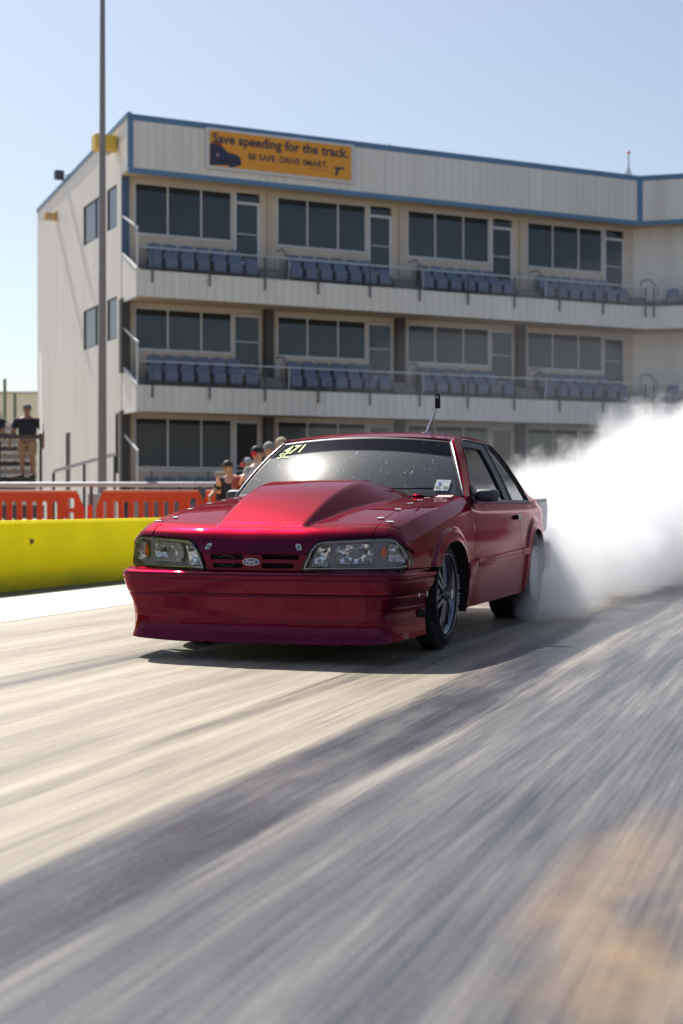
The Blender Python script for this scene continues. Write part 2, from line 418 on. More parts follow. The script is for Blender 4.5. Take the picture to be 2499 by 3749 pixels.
def ell(v, z, c, a, b, p=2.3):
    return (abs((v - c[0]) / a) ** p + abs((z - c[1]) / b) ** p) ** (1 / p)
FA = ((.0, .29), .385, .352); RA = ((2.60, .30), .335, .375)
def flare(v, z):
    f = 0
    for (c, a, b) in (FA, RA):
        if z < c[1] - .1: continue
        e = ell(v, z, c, a, b); f = max(f, .018 * (1 - sst(1.15, 1.26, e)) + .006 * (1 - sst(1.0, 1.08, e)))
    return f
def S(v, z, fl=True):
    d = crest(v) - z
    u = ucr(v) + (dtab(max(d, 0)) if d >= 0 else d * .9)
    if v < -.45: u = min(u, .866 - .03 * ((-.45 - v) / .35) ** 2)
    if v > 2.9: u -= .055 * ((v - 2.9) / .6) ** 2 * sst(0, .1, d)
    return u + (flare(v, z) if fl else 0)
side = lambda v, w: (S(v, crest(v) + w), v, crest(v) + w)
def sd(P_): 
    out_ = []
    for i in range(len(P_)):
        a = P_[i]; b = P_[(i + 1) % len(P_)]; n = max(1, int(abs(b[0] - a[0]) / .04))
        for j in range(n): t_ = j / n; v = a[0] + (b[0] - a[0]) * t_; z = a[1] + (b[1] - a[1]) * t_; out_.append((v, z - crest(v)))
    return out_
zs = spl([(-.87, .665), (-.857, .683), (-.834, .71), (-.783, .741), (-.68, .768), (-.41, .82), (-.15, .855), (.357, .899), (.55, .915)])   # hood height at the seam
zc = spl([(-.87, .734), (-.8, .75), (-.68, .774), (-.41, .830), (-.15, .867), (.357, .912), (.55, .926)])
def zhood(v, u):
    k = min(abs(u) / .65, 1); k = k * k
    return zc(v) * (1 - k) + zs(v) * k
stop = spl([(-.87, .733), (-.678, .815), (-.458, .894), (-.271, .946), (-.111, .978), (.02, .998), (.174, 1.009)])
def scoop(v, u):
    if v < -.9: return 0
    zb = zhood(v, u); a = abs(u)
    wt = lin([(-.87, .258), (-.458, .272), (-.111, .293), (.174, .297), (.5, .34)])(v)
    wb = lin([(-.87, .262), (-.678, .31), (-.4, .375), (.0, .47), (.25, .515), (.5, .52)])(v)
    top = stop(min(v, .174)) - zb + .006 * (1 - (a / .3) ** 2)
    rear = (1.022 - zb) * (.455 - v + .0) / (.455 - .185)
    sidep = (stop(min(v, .174)) - zb) * (wb - a) / max(wb - wt, .002)
    h = smin(smin(top, sidep, .016), rear, .025)
    return (h if h > .012 else (h + .012) ** 2 / .048) if h > -.012 else 0
NC = [(-1.06, 0, .589), (-1.02, .017, .627), (-.99, .033, .660), (-.96, .054, .690), (-.93, .078, .712), (-.90, .100, .726), (-.87, .122, .734)]
NS = [(-1.06, 0, .589), (-1.02, .001, .640), (-.99, .004, .672), (-.96, .012, .690), (-.93, .028, .708), (-.90, .052, .724), (-.87, .080, .738)]
ncn, ncz = spl([(a, b) for a, b, c in NC]), spl([(a, c) for a, b, c in NC]); nsn, nsz = spl([(a, b) for a, b, c in NS]), spl([(a, c) for a, b, c in NS])
def hoodmap(q, u):
    k = min(abs(u) / .65, 1); k = sst(0, 1, k)
    if q <= -.87:
        n = ncn(q) * (1 - k) + nsn(q) * k; z = ncz(q) * (1 - k) + nsz(q) * k
        return (u, vn(u) + n, z)
    v0 = vn(u) + ncn(-.87) * (1 - k) + nsn(-.87) * k + (q + .87) * .75
    b = sst(-.87, -.45, q); v = v0 * (1 - b) + q * b
    z0 = (ncz(-.87) * (1 - k) + nsz(-.87) * k); z = zhood(v, u)
    bb = sst(-.87, -.80, q); z = z0 * (1 - bb) * 1 + z * bb if q < -.80 else z
    return (u, v, z + scoop(v, u))
# solve the parameter q for a wanted nose height at u (used for cut-outs)
def q_for_z(z, u):
    lo, hi = -1.06, -.87
    for _ in range(30):
        m = (lo + hi) / 2
        if hoodmap(m, u)[2] < z: lo = m
        else: hi = m
    return (lo + hi) / 2
useam = spl([(-1.06, .658), (-.87, .656), (-.68, .655), (-.41, .646), (-.15, .641), (.36, .633), (.5, .63)])
# headlight outline in (u, z)
HL = [(.288, .505), (.296, .538), (.331, .617), (.362, .651), (.392, .664), (.471, .668), (.601, .675), (.665, .678), (.74, .680), (.775, .668), (.806, .632), (.828, .587), (.838, .545), (.835, .520), (.788, .507), (.643, .503), (.471, .501), (.3, .501)]
hl_top = lin([(.288, .505), (.296, .538), (.331, .617), (.362, .651), (.392, .664), (.471, .668), (.601, .675), (.70, .679)])

# --- hood
gap = .0035
rt = [(u, q_for_z(hl_top(u) + .006, u)) for u in (.33, .352, .378, .41, .47, .54, .60, .654 - gap)]
ol = [(-1.06, 0), (-1.06, .30), (q_for_z(.60, .318), .318)] + [(q, u) for u, q in rt]
ol += [(q, useam(q) - gap) for q in (-.86, -.7, -.5, -.3, -.1, .1, .25, .36)]
ol += [(.385, .45), (.40, .2)]
full = ol + [(q, -u) for q, u in ol[::-1] if u != 0]
patch('hood', full, hoodmap, paint, car, step=(.009, .010), out=(0, -.3, 1))
# header panel under the hood edge, with four grille slots
def face(off=0.): return lambda u, z: (u, vn(u) + off, z)
def rr(u0, u1, z0, z1, r, n=4):
    P = []
    for cx, cy, a0 in ((u1 - r, z1 - r, 0), (u0 + r, z1 - r, 90), (u0 + r, z0 + r, 180), (u1 - r, z0 + r, 270)):
        for k in range(n + 1):
            a = R(a0 + 90 * k / n); P.append((cx + r * math.cos(a), cy + r * math.sin(a)))
    return P
slots = [rr(.055, .267, .559, .584, .009), rr(.055, .235, .511, .539, .009), rr(-.254, -.055, .556, .583, .009), rr(-.240, -.056, .511, .536, .009)]
gp = [(-.279, .497), (.279, .497), (.288, .538), (.318, .586), (-.318, .586), (-.288, .538)]
patch('grille', gp, face(.012), paint, car, step=(.012, .012), holes=slots, thick=.03, out=(0, -1, 0))
bm = bmesh.new(); bx(bm, -.30, .30, -.93, -.925, .49, .60)
gb = bmo('grille_backing', bm, dark, car)
for sg in (1,):
    bm = bmesh.new()
    for i in range(12): x = sg * (.06 + i * .0175); bx(bm, x, x + .0025, -.945, -.932, .505, .588)
    for z in (.5, .59): bx(bm, *sorted((sg * .055, sg * .26)), -.938, -.934, z, z + .004)
    bmo('grille_fin_row', bm, dark, car)
for a0, a1 in ((25, 155), (205, 335)):
    tubeo('tow_ring_arc', [(-.165 + .050 * math.cos(R(a0 + (a1 - a0) * i / 12)), -.936, .5475 + .030 * math.sin(R(a0 + (a1 - a0) * i / 12))) for i in range(13)], .0032, gun, car)
# oval badge
bm = bmesh.new(); n = 40
def oval(bm, a, b, y0, y1, cz=.546):
    ring = [[bm.verts.new((a * math.cos(2 * math.pi * k / n), y, cz + b * math.sin(2 * math.pi * k / n))) for k in range(n)] for y in (y0, y1)]
    bm.faces.new(ring[0]);
    for k in range(n): bm.faces.new((ring[0][k], ring[1][k], ring[1][(k + 1) % n], ring[0][(k + 1) % n]))
oval(bm, .050, .0195, vn(0) - .006, vn(0) + .014); bmesh.ops.recalc_face_normals(bm, faces=bm.faces)
bd = bmo('oval_badge', bm, chrome, car)
bm = bmesh.new(); oval(bm, .0475, .0175, vn(0) - .0075, vn(0) + .01); bmesh.ops.recalc_face_normals(bm, faces=bm.faces); bmo('badge_field', bm, bluein, bd)
put_text('badge_lettering', 'Ford', lambda x, y: (-.033 + x, vn(0) - .0085, .537 + y), whitep, bd, width=.060, size=.03, shear=.35, bold=.0)
# hood pins
for u in (-.262, .268):
    c = Vector((u, vn(u) + .009, .628)); sgn_ = 1 if u > 0 else -1
    bm = bmesh.new(); s = .017
    P = [(-s * 1.1, s * .95), (s * .35, s * .95), (s * 1.1, -s * .2), (s * 1.1, -s * .95), (-s * .35, -s * .95), (-s * 1.1, s * .2)]
    if sgn_ < 0: P = [(-a, b) for a, b in P][::-1]
    v1 = [bm.verts.new((c.x + a, c.y - .010 + b * .42, c.z + b)) for a, b in P]; v2 = [bm.verts.new((c.x + a, c.y + .004 + b * .42, c.z + b)) for a, b in P]
    bm.faces.new(v1)
    for k in range(6): bm.faces.new((v1[k], v2[k], v2[(k + 1) % 6], v1[(k + 1) % 6]))
    bmesh.ops.recalc_face_normals(bm, faces=bm.faces); o = bmo('hood_pin', bm, alu, car)
    bm = bmesh.new(); rod(bm, c + Vector((0, -.011, 0)), c + Vector((0, -.016, 0)), .0075); bx(bm, c.x - .008, c.x + .008, c.y - .0175, c.y - .015, c.z - .0015, c.z + .0015); bmo('pin_head', bm, gun, o)

# --- fender nose corner (between hood seam, headlight and crease)
def nosemap(w_, k):
    """w_: 0 at the seam -> 1 at the side end, k: 0 low -> 1 crease line"""
    top = hoodmap(-.87 + w_ * 0.0, useam(-.87)) if False else None
    return None
def strip_top(v, s):            # fender top between hood seam (s=0) and crease (s=1)
    us = useam(v); uc = ucr(v); u = us + (uc - us) * s
    z = zs(v) * (1 - s) + zcr(v) * s + .006 * math.sin(math.pi * s)
    return (u, v, z)
NV = -.72
def corner(a, s):               # a: 0 = headlight line, 1 = joins the fender top at v=NV
    us, uc = .655, ucr(NV)
    # lower curve follows the headlight's upper edge round the corner; upper curve is the fender top at NV
    lowu = lin([(0, .655), (.4, .722), (.6, .763), (.8, .806), (1, .840)])(s); lowz = lin([(0, .684), (.4, .685), (.58, .679), (.8, .643), (1, .592)])(s)
    low = Vector((lowu, vn(lowu) + .002, lowz))
    up = Vector(strip_top(NV, min(s / .72, 1))) if s < .72 else Vector((S(NV, zcr(NV) - (s - .72) / .28 * .135), NV, zcr(NV) - (s - .72) / .28 * .135))
    q0 = q_for_z(.684, .655); qa = q0 + (-.72 + .005 - q0) * a
    l0 = Vector((.655, vn(.655) + .002, .684)); u0_ = Vector(strip_top(NV, 0)); q1_ = -.76
    H_ = lambda t: Vector(hoodmap(q0 + (q1_ - q0) * t, .655))
    Bv = H_(a) - (l0 * (1 - a) + u0_ * a) - (H_(0) - l0) * (1 - a) - (H_(1) - u0_) * a
    bul = Vector((abs(Bv.y) * s * .8, Bv.y * (1 - s), Bv.z * (1 - .6 * s)))
    return tuple(low * (1 - a) + up * a + bul)
for mir in (False, True):
    f1 = patch('front_fender', [(NV, .008)] + [(v, .008) for v in (-.5, -.3, -.1, .1, .3, .45)] + [(.60, .12), (.60, 1)] + [(v, 1) for v in (.45, .3, .1, -.1, -.3, -.5, NV)], strip_top, paint, car, step=(.03, .12), out=(0, 0, 1), mirror=mir)
    c1 = patch('fender_nose', [(0, .012), (0, 1), (1, 1), (1, .012)], corner, paint, f1, step=(.08, .05), out=(.3, -.6, .6), mirror=mir, thick=.01)
    arch = []
    for k in range(29):
        a = math.pi * k / 28; c0, A_, B_ = FA; cs, sn = math.cos(a), math.sin(a)
        arch.append((c0[0] + A_ * math.copysign(abs(cs) ** (2 / 2.3), cs), c0[1] + B_ * abs(sn) ** (2 / 2.3)))
    arch_f = [p for p in arch]
    ol = [(-.772, .512), (-.772, .56), (-.765, .61), (NV, .607), (NV, zcr(NV))] + [(v, zcr(v)) for v in (-.6, -.45, -.3, -.15, 0, .15, .3, .45, .6)] + [(.603, .905), (.620, .80), (.624, .6), (.626, .4), (.626, .215), (.372, .215), (.378, .27)] + [p for p in arch_f if p[1] > .275 and p[1] < 9 and not (p[0] < 0 and p[1] < .507)] + [(-.33, .506)]
    patch('fender_side', sd(ol), side, paint, f1, step=(.016, .014), out=(1, 0, 0), mirror=mir)
    # door
    dr = [(.631, .215), (.632, .6), (.627, .80), (.611, .90), (.72, .889), (.85, .884), (2.0, .882), (2.025, .80), (2.038, .6), (2.036, .4), (2.03, .215)]
    door = patch('door', sd(dr), side, paint, car, step=(.03, .014), out=(1, 0, 0), mirror=mir)
    arch = []
    for k in range(29):
        a = math.pi * k / 28; c0, A_, B_ = RA; cs, sn = math.cos(a), math.sin(a)
        arch.append((c0[0] + A_ * math.copysign(abs(cs) ** (2 / 2.3), cs), c0[1] + B_ * abs(sn) ** (2 / 2.3)))
    qt = [(2.036, .215), (2.043, .4), (2.045, .6), (2.032, .80), (2.007, .882), (2.3, .884), (2.6, .884), (2.75, .888), (2.9, .893), (3.1, .895), (3.3, .890), (3.42, .862), (3.46, .80), (3.48, .7), (3.475, .55), (3.44, .40), (3.40, .33), (2.97, .30), (2.935, .32)] + [p for p in arch if p[1] > .33] + [(2.262, .30), (2.25, .27), (2.20, .215)]
    q1 = patch('quarter_panel', sd(qt), side, paint, car, step=(.016, .014), out=(1, 0, 0), mirror=mir)
    # wheel-arch liners
    for (c0, A_, B_), par in ((FA, f1), (RA, q1)):
        V = []; F = []; M_ = 25
        for k in range(M_):
            a = math.pi * (k / (M_ - 1) * 1.16 - .08); cs, sn = math.cos(a), math.sin(a)
            v = c0[0] + (A_ + .002) * math.copysign(abs(cs) ** (2 / 2.3), cs); z = max(c0[1] + (B_ + .002) * math.copysign(abs(sn) ** (2 / 2.3), sn), .20)
            u = S(v, max(z, .25)) - .008
            for uu in (u, .35): V.append(((-1 if mir else 1) * uu, v, z))
        for k in range(M_ - 1): F.append((2 * k, 2 * k + 1, 2 * k + 3, 2 * k + 2))
        vf('wheel_arch_liner', V, F, dark, par, True)
    # side mouldings
    def mold(v0, v1, z0a, z0b, h0, h1, thk, par, nm='side_moulding', face_=0):
        V = []; F = []; n = max(2, int((v1 - v0) / .06) + 2)
        for i in range(n):
            t_ = i / (n - 1); v = v0 + (v1 - v0) * t_; zb_ = z0a + (z0b - z0a) * t_; h = h0 + (h1 - h0) * t_
            for du, dz in ((-.004, 0), (thk * .8, .0), (thk, h * .08), (thk, h * .42), (thk * .6, h * .46), (thk * .6, h * .54), (thk, h * .58), (thk * .95, h * .88), (thk * .5, h * .98), (-.004, h)):
                V.append(((-1 if mir else 1) * (S(v, zb_ + dz, False) + du), v, zb_ + dz))
        k = 10
        for i in range(n - 1):
            for j in range(k - 1): F.append((i * k + j, i * k + j + 1, (i + 1) * k + j + 1, (i + 1) * k + j))
        F += [tuple(range(k)), tuple((n - 1) * k + j for j in range(k))]
        return vf(nm, V, F, paint, par, False)
    mold(.655, 2.02, .462, .490, .056, .052, .020, door)
    mold(2.055, 2.285, .491, .496, .052, .050, .020, q1)
    # fender block: taller, with a slanted front
    V = []; F = []
    for (v, z, du) in ((.372, .505, -.002), (.618, .516, -.002), (.640, .420, -.002), (.560, .395, -.002), (.405, .385, -.002), (.378, .42, -.002),
                       (.385, .498, .026), (.612, .508, .026), (.628, .430, .024), (.56, .41, .022), (.415, .402, .022), (.392, .43, .026)):
        V.append(((-1 if mir else 1) * (S(v, z, False) + du), v, z))
    F = [(6, 7, 8, 9, 10, 11)] + [(i, (i + 1) % 6, 6 + (i + 1) % 6, 6 + i) for i in range(6)]
    vf('side_moulding', V, F, paint, f1)
    # door handle
    sg = -1 if mir else 1
    bm = bmesh.new(); box(bm, (sg * (S(1.93, .765) + .010), 1.93, .768), (.03, .13, .036), bev=.006); pass
    bmo('door_handle', bm, gloss, door)
    # belt moulding (black strip below the side glass)
    V = []; F = []; vs_ = [.80 + .1 * i for i in range(19)] + [2.65]
    for v in vs_:
        for du, z in ((.004, .866), (.012, .870), (.010, .884), (-.006, .892), (-.03, .893)):
            V.append((sg * (.797 - .47 * (z - .875) * .4 + du), v, z - (.0 if v > .9 else (.9 - v) * -.12)))
    for i in range(len(vs_) - 1):
        for j in range(4): F.append((i * 5 + j, i * 5 + j + 1, i * 5 + j + 6, i * 5 + j + 5))
    vf('belt_moulding', V, F, black, door, False)

# underbody, so that nothing shows through
bm = bmesh.new(); bx(bm, -.70, .70, -.88, 3.3, .20, .40); bx(bm, -.60, .60, .38, 2.2, .16, .2)
bmo('underbody', bm, dark, car)
bm = bmesh.new(); bx(bm, -.36, .36, -.85, 3.3, .4, .60); bx(bm, -.74, .74, .42, 2.2, .4, .62); bmo('floor_pan', bm, dark, car)

# --- front bumper cover and air dam
PU = [(0, -1.035), (.25, -1.030), (.45, -1.016), (.62, -.995), (.73, -.972), (.79, -.948), (.825, -.905), (.845, -.84), (.858, -.74), (.866, -.60), (.872, -.46), (.875, -.33)]
PL = [(0, -1.005), (.25, -1.000), (.42, -.988), (.57, -.970), (.67, -.955), (.725, -.940), (.756, -.905), (.778, -.84), (.800, -.74), (.822, -.60), (.840, -.46), (.852, -.33)]
wk = [0, .25, .45, .62, .74, .81, .87, .94, 1.04, 1.18, 1.32, 1.45]
mirr = lambda T: [(-a, -b) for a, b in T[:0:-1]]
pu_u, pu_v = soft([(-.25, -.25)] + [(k, p[0]) for k, p in zip(wk, PU)], .07), soft([(-.45, -1.016), (-.25, -1.030)] + [(k, p[1]) for k, p in zip(wk, PU)], .07)
pl_u, pl_v = soft([(-.25, -.25)] + [(k, p[0]) for k, p in zip(wk, PL)], .06), soft([(-.42, -.988), (-.25, -1.0)] + [(k, p[1]) for k, p in zip(wk, PL)], .06)
gz = soft([(.06, .95), (.12, .95), (.2, 1.0), (.28, .9), (.345, .62), (.375, .40), (.41, .22), (.45, 0), (.52, 0)], .02)
ins = lin([(.10, -.010), (.12, -.004), (.16, .007), (.20, .013), (.24, .016), (.28, .014), (.32, .008), (.352, .003), (.360, .003), (.364, .009), (.368, .009), (.372, .002), (.40, .0), (.444, .0), (.448, .004), (.453, .004), (.457, .0), (.470, -.003), (.478, -.001), (.486, .006), (.492, .016), (.496, .030), (.499, .060), (.505, .085)])
def bump_map(w_, z):
    a = abs(w_); k = gz(z)
    u = pu_u(a) * (1 - k) + pl_u(a) * k; v = pu_v(a) * (1 - k) + pl_v(a) * k
    e = .004
    du = (pu_u(a + e) - pu_u(max(a - e, 0))) * (1 - k) + (pl_u(a + e) - pl_u(max(a - e, 0))) * k; dv = (pu_v(a + e) - pu_v(max(a - e, 0))) * (1 - k) + (pl_v(a + e) - pl_v(max(a - e, 0))) * k
    L_ = math.hypot(du, dv) or 1; nx, ny = -dv / L_, du / L_       # points inward (rear / centre)
    i_ = ins(z)
    if a > .9: i_ *= 1 if z > .3 else .5
    if a > .95 and z > .486: i_ = min(i_, .02)
    u += (-abs(nx) if a > .0 else 0) * i_ if a > 0 else 0; v += abs(ny) * i_
    return (math.copysign(u, w_), v, z)
def w_at(v):
    lo, hi = .8, 1.45
    for _ in range(30):
        m = (lo + hi) / 2
        if pu_v(m) < v: lo = m
        else: hi = m
    return lo
wl_, wm_ = w_at(-.462), w_at(-.35)
half = [(0, .104), (.5, .106), (.72, .112), (.85, .117), (1.05, .126), (wl_, .134), (wl_, .25), (wl_, .388), (w_at(-.43), .402), (w_at(-.39), .43), (w_at(-.352), .468), (wm_, .485), (wm_, .500), (1.1, .503), (.9, .505), (.5, .505)]
full = half + [(-a, b) for a, b in half[::-1] if a != 0]
full.append((0, .505)) if False else None
bump = patch('front_bumper', full, bump_map, paint, car, step=(.016, .0055), out=(0, -1, 0), thick=.012)
# plugs and screws, brake duct pipe on the bumper side
for v, z in ((-.60, .364), (-.485, .361)):
    bm = bmesh.new(); u = bump_map(w_at(v), z)[0]; box(bm, (u + .002, v, z), (.008, .022, .034), bev=.003); bmo('bumper_plug', bm, alu, bump)
bm = bmesh.new(); u = bump_map(w_at(-.52), .25)[0]; rod(bm, (u - .02, -.56, .256), (u + .014, -.52, .252), .023, seg=20); bmo('duct_pipe', bm, dark, bump)
tubeo('duct_lip', [(u + .015, -.52 + .021 * math.cos(a), .252 + .023 * math.sin(a)) for a in [2 * math.pi * i / 20 for i in range(20)]], .003, black, bump, closed=True)
# fascia below the headlights (thin body-colour sill between bumper and lamps)
patch('header_panel', [(-.843, .488), (.843, .488), (.843, .5), (.30, .499), (.279, .499), (-.279, .499), (-.843, .5)], face(-.0), paint, car, step=(.02, .006), out=(0, -1, 0), thick=.05)

# --- headlights
refl = mat('headlight reflector', (.95, .95, .97), .12, metal=.55); g = N(refl)
br = g.n('TexVoronoi', feature='F1'); br.inputs['Scale'].default_value = 52; g.l(g.co((1, 1, 1)), br.inputs['Vector'])
vm = g.n('VectorMath', operation='SUBTRACT'); g.l(br.outputs['Color'], vm.inputs[0]); vm.inputs[1].default_value = (.5, .5, .5)
v2_ = g.n('VectorMath', operation='SCALE'); g.l(vm.outputs[0], v2_.inputs[0]); v2_.inputs['Scale'].default_value = .7
ge = g.n('NewGeometry'); v3_ = g.n('VectorMath', operation='ADD'); g.l(ge.outputs['Normal'], v3_.inputs[0]); g.l(v2_.outputs[0], v3_.inputs[1])
v4_ = g.n('VectorMath', operation='NORMALIZE'); g.l(v3_.outputs[0], v4_.inputs[0]); g.l(v4_.outputs[0], g.b.inputs['Normal'])
hous = mat('headlight housing', (.30, .32, .37), .35, metal=.3)
bezel_m = mat('lamp bezel', (.45, .47, .5), .2, metal=.7)
bulb_m = mat('bulb shield', (.12, .12, .13), .2, metal=1)
amber = mat('amber reflector', (.9, .16, .01), .2, coat=1)
glassm = bpy.data.materials.new('clear lens'); glassm.use_nodes = True; g = N(glassm); g.t.nodes.remove(g.b)
tr = g.n('BsdfTransparent'); tr.inputs[0].default_value = (.93, .95, .97, 1); gl = g.n('BsdfGlossy'); gl.inputs['Roughness'].default_value = .02
fr = g.n('Fresnel'); fr.inputs[0].default_value = 1.5; mx = g.n('MixShader'); g.l(fr.outputs[0], mx.inputs[0]); g.l(tr.outputs[0], mx.inputs[1]); g.l(gl.outputs[0], mx.inputs[2])
g.l(mx.outputs[0], g.t.nodes['Material Output'].inputs[0])
def shrink(P, d):
    c = np.mean(P, 0); P = np.array(P); n = len(P); out = []
    for i in range(n):
        a, b, c_ = P[i - 1], P[i], P[(i + 1) % n]
        t1 = (b - a) / (np.hypot(*(b - a)) + 1e-9); t2 = (c_ - b) / (np.hypot(*(c_ - b)) + 1e-9); t_ = t1 + t2; t_ /= np.hypot(*t_) + 1e-9
        nn_ = np.array([-t_[1], t_[0]])
        if (c - b) @ nn_ < 0: nn_ = -nn_
        out.append(tuple(b + nn_ * d))
    return out
for mir in (False, True):
    h_ = shrink(HL, .011)
    hl = patch('headlight', h_, face(.065), hous, car, step=(.02, .02), out=(0, -1, 0), mirror=mir, thick=0)
    # seal ring (black) and bright bezel
    patch('lamp_seal', shrink(HL, -.001), face(.000), gloss, hl, step=(.015, .015), holes=[shrink(HL, .009)], out=(0, -1, 0), mirror=mir, thick=.06)
    patch('lamp_bezel', shrink(HL, .009), face(-.003), bezel_m, hl, step=(.015, .015), holes=[shrink(HL, .0145)], out=(0, -1, 0), mirror=mir, thick=.06)
    patch('lens', shrink(HL, .009), face(-.006), glassm, hl, step=(.03, .03), out=(0, -1, 0), mirror=mir, thick=0)
    def bowl(cu, cz_, ru, rz, dep):
        return lambda u, z: (u, vn(u) + .02 + dep * max(0, 1 - (((u - cu) / ru) ** 2 + ((z - cz_) / rz) ** 2)), z)
    mainp = [(.451, .590), (.456, .560), (.471, .537), (.54, .535), (.636, .541), (.648, .575), (.651, .605), (.639, .644), (.55, .643), (.471, .637), (.456, .615)]
    patch('main_reflector', mainp, bowl(.55, .59, .115, .09, .05), refl, hl, step=(.012, .012), out=(0, -1, 0), mirror=mir, thick=.01)
    patch('inner_reflector', [(.324, .522), (.345, .580), (.362, .624), (.428, .626), (.416, .56), (.404, .520)], bowl(.38, .57, .09, .09, .035), refl, hl, step=(.012, .012), out=(0, -1, 0), mirror=mir, thick=.01)
    patch('outer_reflector', [(.722, .548), (.724, .60), (.722, .645), (.765, .640), (.796, .610), (.822, .565), (.80, .542)], bowl(.77, .59, .09, .09, .03), refl, hl, step=(.012, .012), out=(0, -1, 0), mirror=mir, thick=.01)
    patch('amber_marker', [(.693, .568), (.719, .570), (.719, .629), (.699, .630), (.694, .60)], face(.012), amber, hl, step=(.012, .012), out=(0, -1, 0), mirror=mir, thick=.01)
    sg = -1 if mir else 1
    for cu, r_ in ((.60, .017), (.778, .011), (.395, .009)):
        bm = bmesh.new(); rod(bm, (sg * cu, vn(cu) + .055, .603), (sg * cu, vn(cu) + .022, .603), r_, r_ * .8, 16); b1 = bmo('bulb', bm, bulb_m, hl)
        bm = bmesh.new(); bmesh.ops.create_icosphere(bm, subdivisions=2, radius=r_ * .62, matrix=Matrix.Translation((sg * cu, vn(cu) + .018, .603))); bmo('bulb_tip', bm, alu, hl, True)
    # concentric ribs of the outer lamp
    for k in range(6):
        rr_ = .014 + k * .008; pts = []
        for j in range(26):
            a = math.pi * (.75 + 1.05 * j / 25); u = .778 + rr_ * math.cos(a); z = .597 + rr_ * math.sin(a)
            if u > .722 and z > .545: pts.append((sg * u, vn(u) + .016, z))
        if len(pts) > 3: tubeo('reflector_rib', pts, .0012, chrome, hl, seg=4)

# --- windscreen and roof
def wsb(u): return .40 + .244 * (u / .778) ** 2
def wst(u): return .985 + .078 * (u / .59) ** 2
def wsm(s, k):                     # s in -1..1 across, k 0 bottom .. 1 top
    u = s * (.772 * (1 - k) + .587 * k)
    b = Vector((s * .772, wsb(s * .772), .922 - .010 * s * s)); t_ = Vector((s * .587, wst(s * .587), 1.308 - .033 * s * s))
    p = b * (1 - k) + t_ * k; bul = .020 * math.sin(math.pi * k)
    return (p.x, p.y - bul * .6, p.z + bul)
wsg = bpy.data.materials.new('dusty windscreen glass'); wsg.use_nodes = True; g = N(wsg); b = g.b
b.inputs['Base Color'].default_value = (.10, .115, .12, 1); b.inputs['Roughness'].default_value = .03; b.inputs['Specular IOR Level'].default_value = .6
b.inputs['Coat Weight'].default_value = .20; b.inputs['Coat Roughness'].default_value = .30; b.inputs['Coat IOR'].default_value = 1.6
tr = g.n('BsdfTransparent'); tr.inputs[0].default_value = (.32, .36, .36, 1); mx = g.n('MixShader')
sc1 = g.noise(g.co((1, 1, 1)), 120, 2, .5); sc2 = g.noise(g.co((30, 8, 8)), 2.2, 3, .6, 1.5)
sp1 = g.ramp(sc1, [(.72, 0), (.76, 1)]); sp2 = g.ramp(sc2, [(.67, 0), (.71, .8)])
spk = g.math('MAXIMUM', sp1, sp2)
g.l(g.math('ADD', g.math('MULTIPLY', spk, .4), .62, clamp=True), mx.inputs[0])
g.l(g.mix(spk, (.115, .13, .135), (.8, .8, .8)), b.inputs['Base Color'])
g.l(tr.outputs[0], mx.inputs[1]); g.l(b.outputs[0], mx.inputs[2]); g.l(mx.outputs[0], g.t.nodes['Material Output'].inputs[0])
wsl = [(-.985, .012), (.985, .012), (.985, .988), (-.985, .988)]
wsh = patch('windscreen', wsl, wsm, wsg, car, step=(.06, .05), out=(0, -1, .5), thick=0)
shade = mat('dark sun band', (.01, .012, .016), .05)
sh_m = bpy.data.materials.new('tinted band'); sh_m.use_nodes = True; g = N(sh_m); tr = g.n('BsdfTransparent'); tr.inputs[0].default_value = (.36, .36, .41, 1); g.l(tr.outputs[0], g.t.nodes['Material Output'].inputs[0])
patch('tint_band', [(s, .66 + .07 * (1 - s * s) if True else 0) for s in [-.985 + .0985 * i for i in range(21)]] + [(.985, .985), (-.985, .985)], lambda s, k: tuple(Vector(wsm(s, k)) + Vector((0, -.003, .002))), sh_m, wsh, step=(.06, .05), out=(0, -1, .5), thick=0)
# black frit / seal and bright trim round the screen
def ring2(o0, o1, off, nm, m, par, th=.008):
    a, b = o0; c, d = o1
    return patch(nm, [(-1 - a, -b), (1 + a, -b), (1 + a, 1 + b), (-1 - a, 1 + b)], lambda s, k: tuple(Vector(wsm(s, k)) + Vector((0, -.8, .6)) * off), m, par, step=(.06, .04), holes=[[(-1 + c, d), (1 - c, d), (1 - c, 1 - d), (-1 + c, 1 - d)]], out=(0, -1, .5), thick=th)
ring2((.004, .012), (.030, .030), .001, 'windscreen_seal', black, wsh)
for sg in (-1, 1):
    tubeo('windscreen_trim', [tuple(Vector(wsm(sg * 1.012, k)) + Vector((0, -.006, .006))) for k in [i / 12 for i in range(13)]], .006, alu, wsh, seg=6)
# dashboard, seats and roll cage inside
bm = bmesh.new(); bx(bm, -.72, .72, .62, .95, .78, .87, bev=.02); bmo('dashboard', bm, dark, car)
bm = bmesh.new()
for x in (-.36, .36): box(bm, (x, 1.75, .85), (.48, .14, .62), bev=.05); box(bm, (x, 1.5, .55), (.48, .5, .18), bev=.05)
bmo('seat', bm, black, car)
for sg in (-1, 1):
    tubeo('roll_cage', [(sg * .66, .95, .6), (sg * .64, 1.02, 1.0), (sg * .54, 1.25, 1.24), (sg * .53, 1.8, 1.26), (sg * .62, 1.98, .9), (sg * .64, 2.0, .5)], .022, mat('white cage paint', (.35, .36, .37), .4), car)
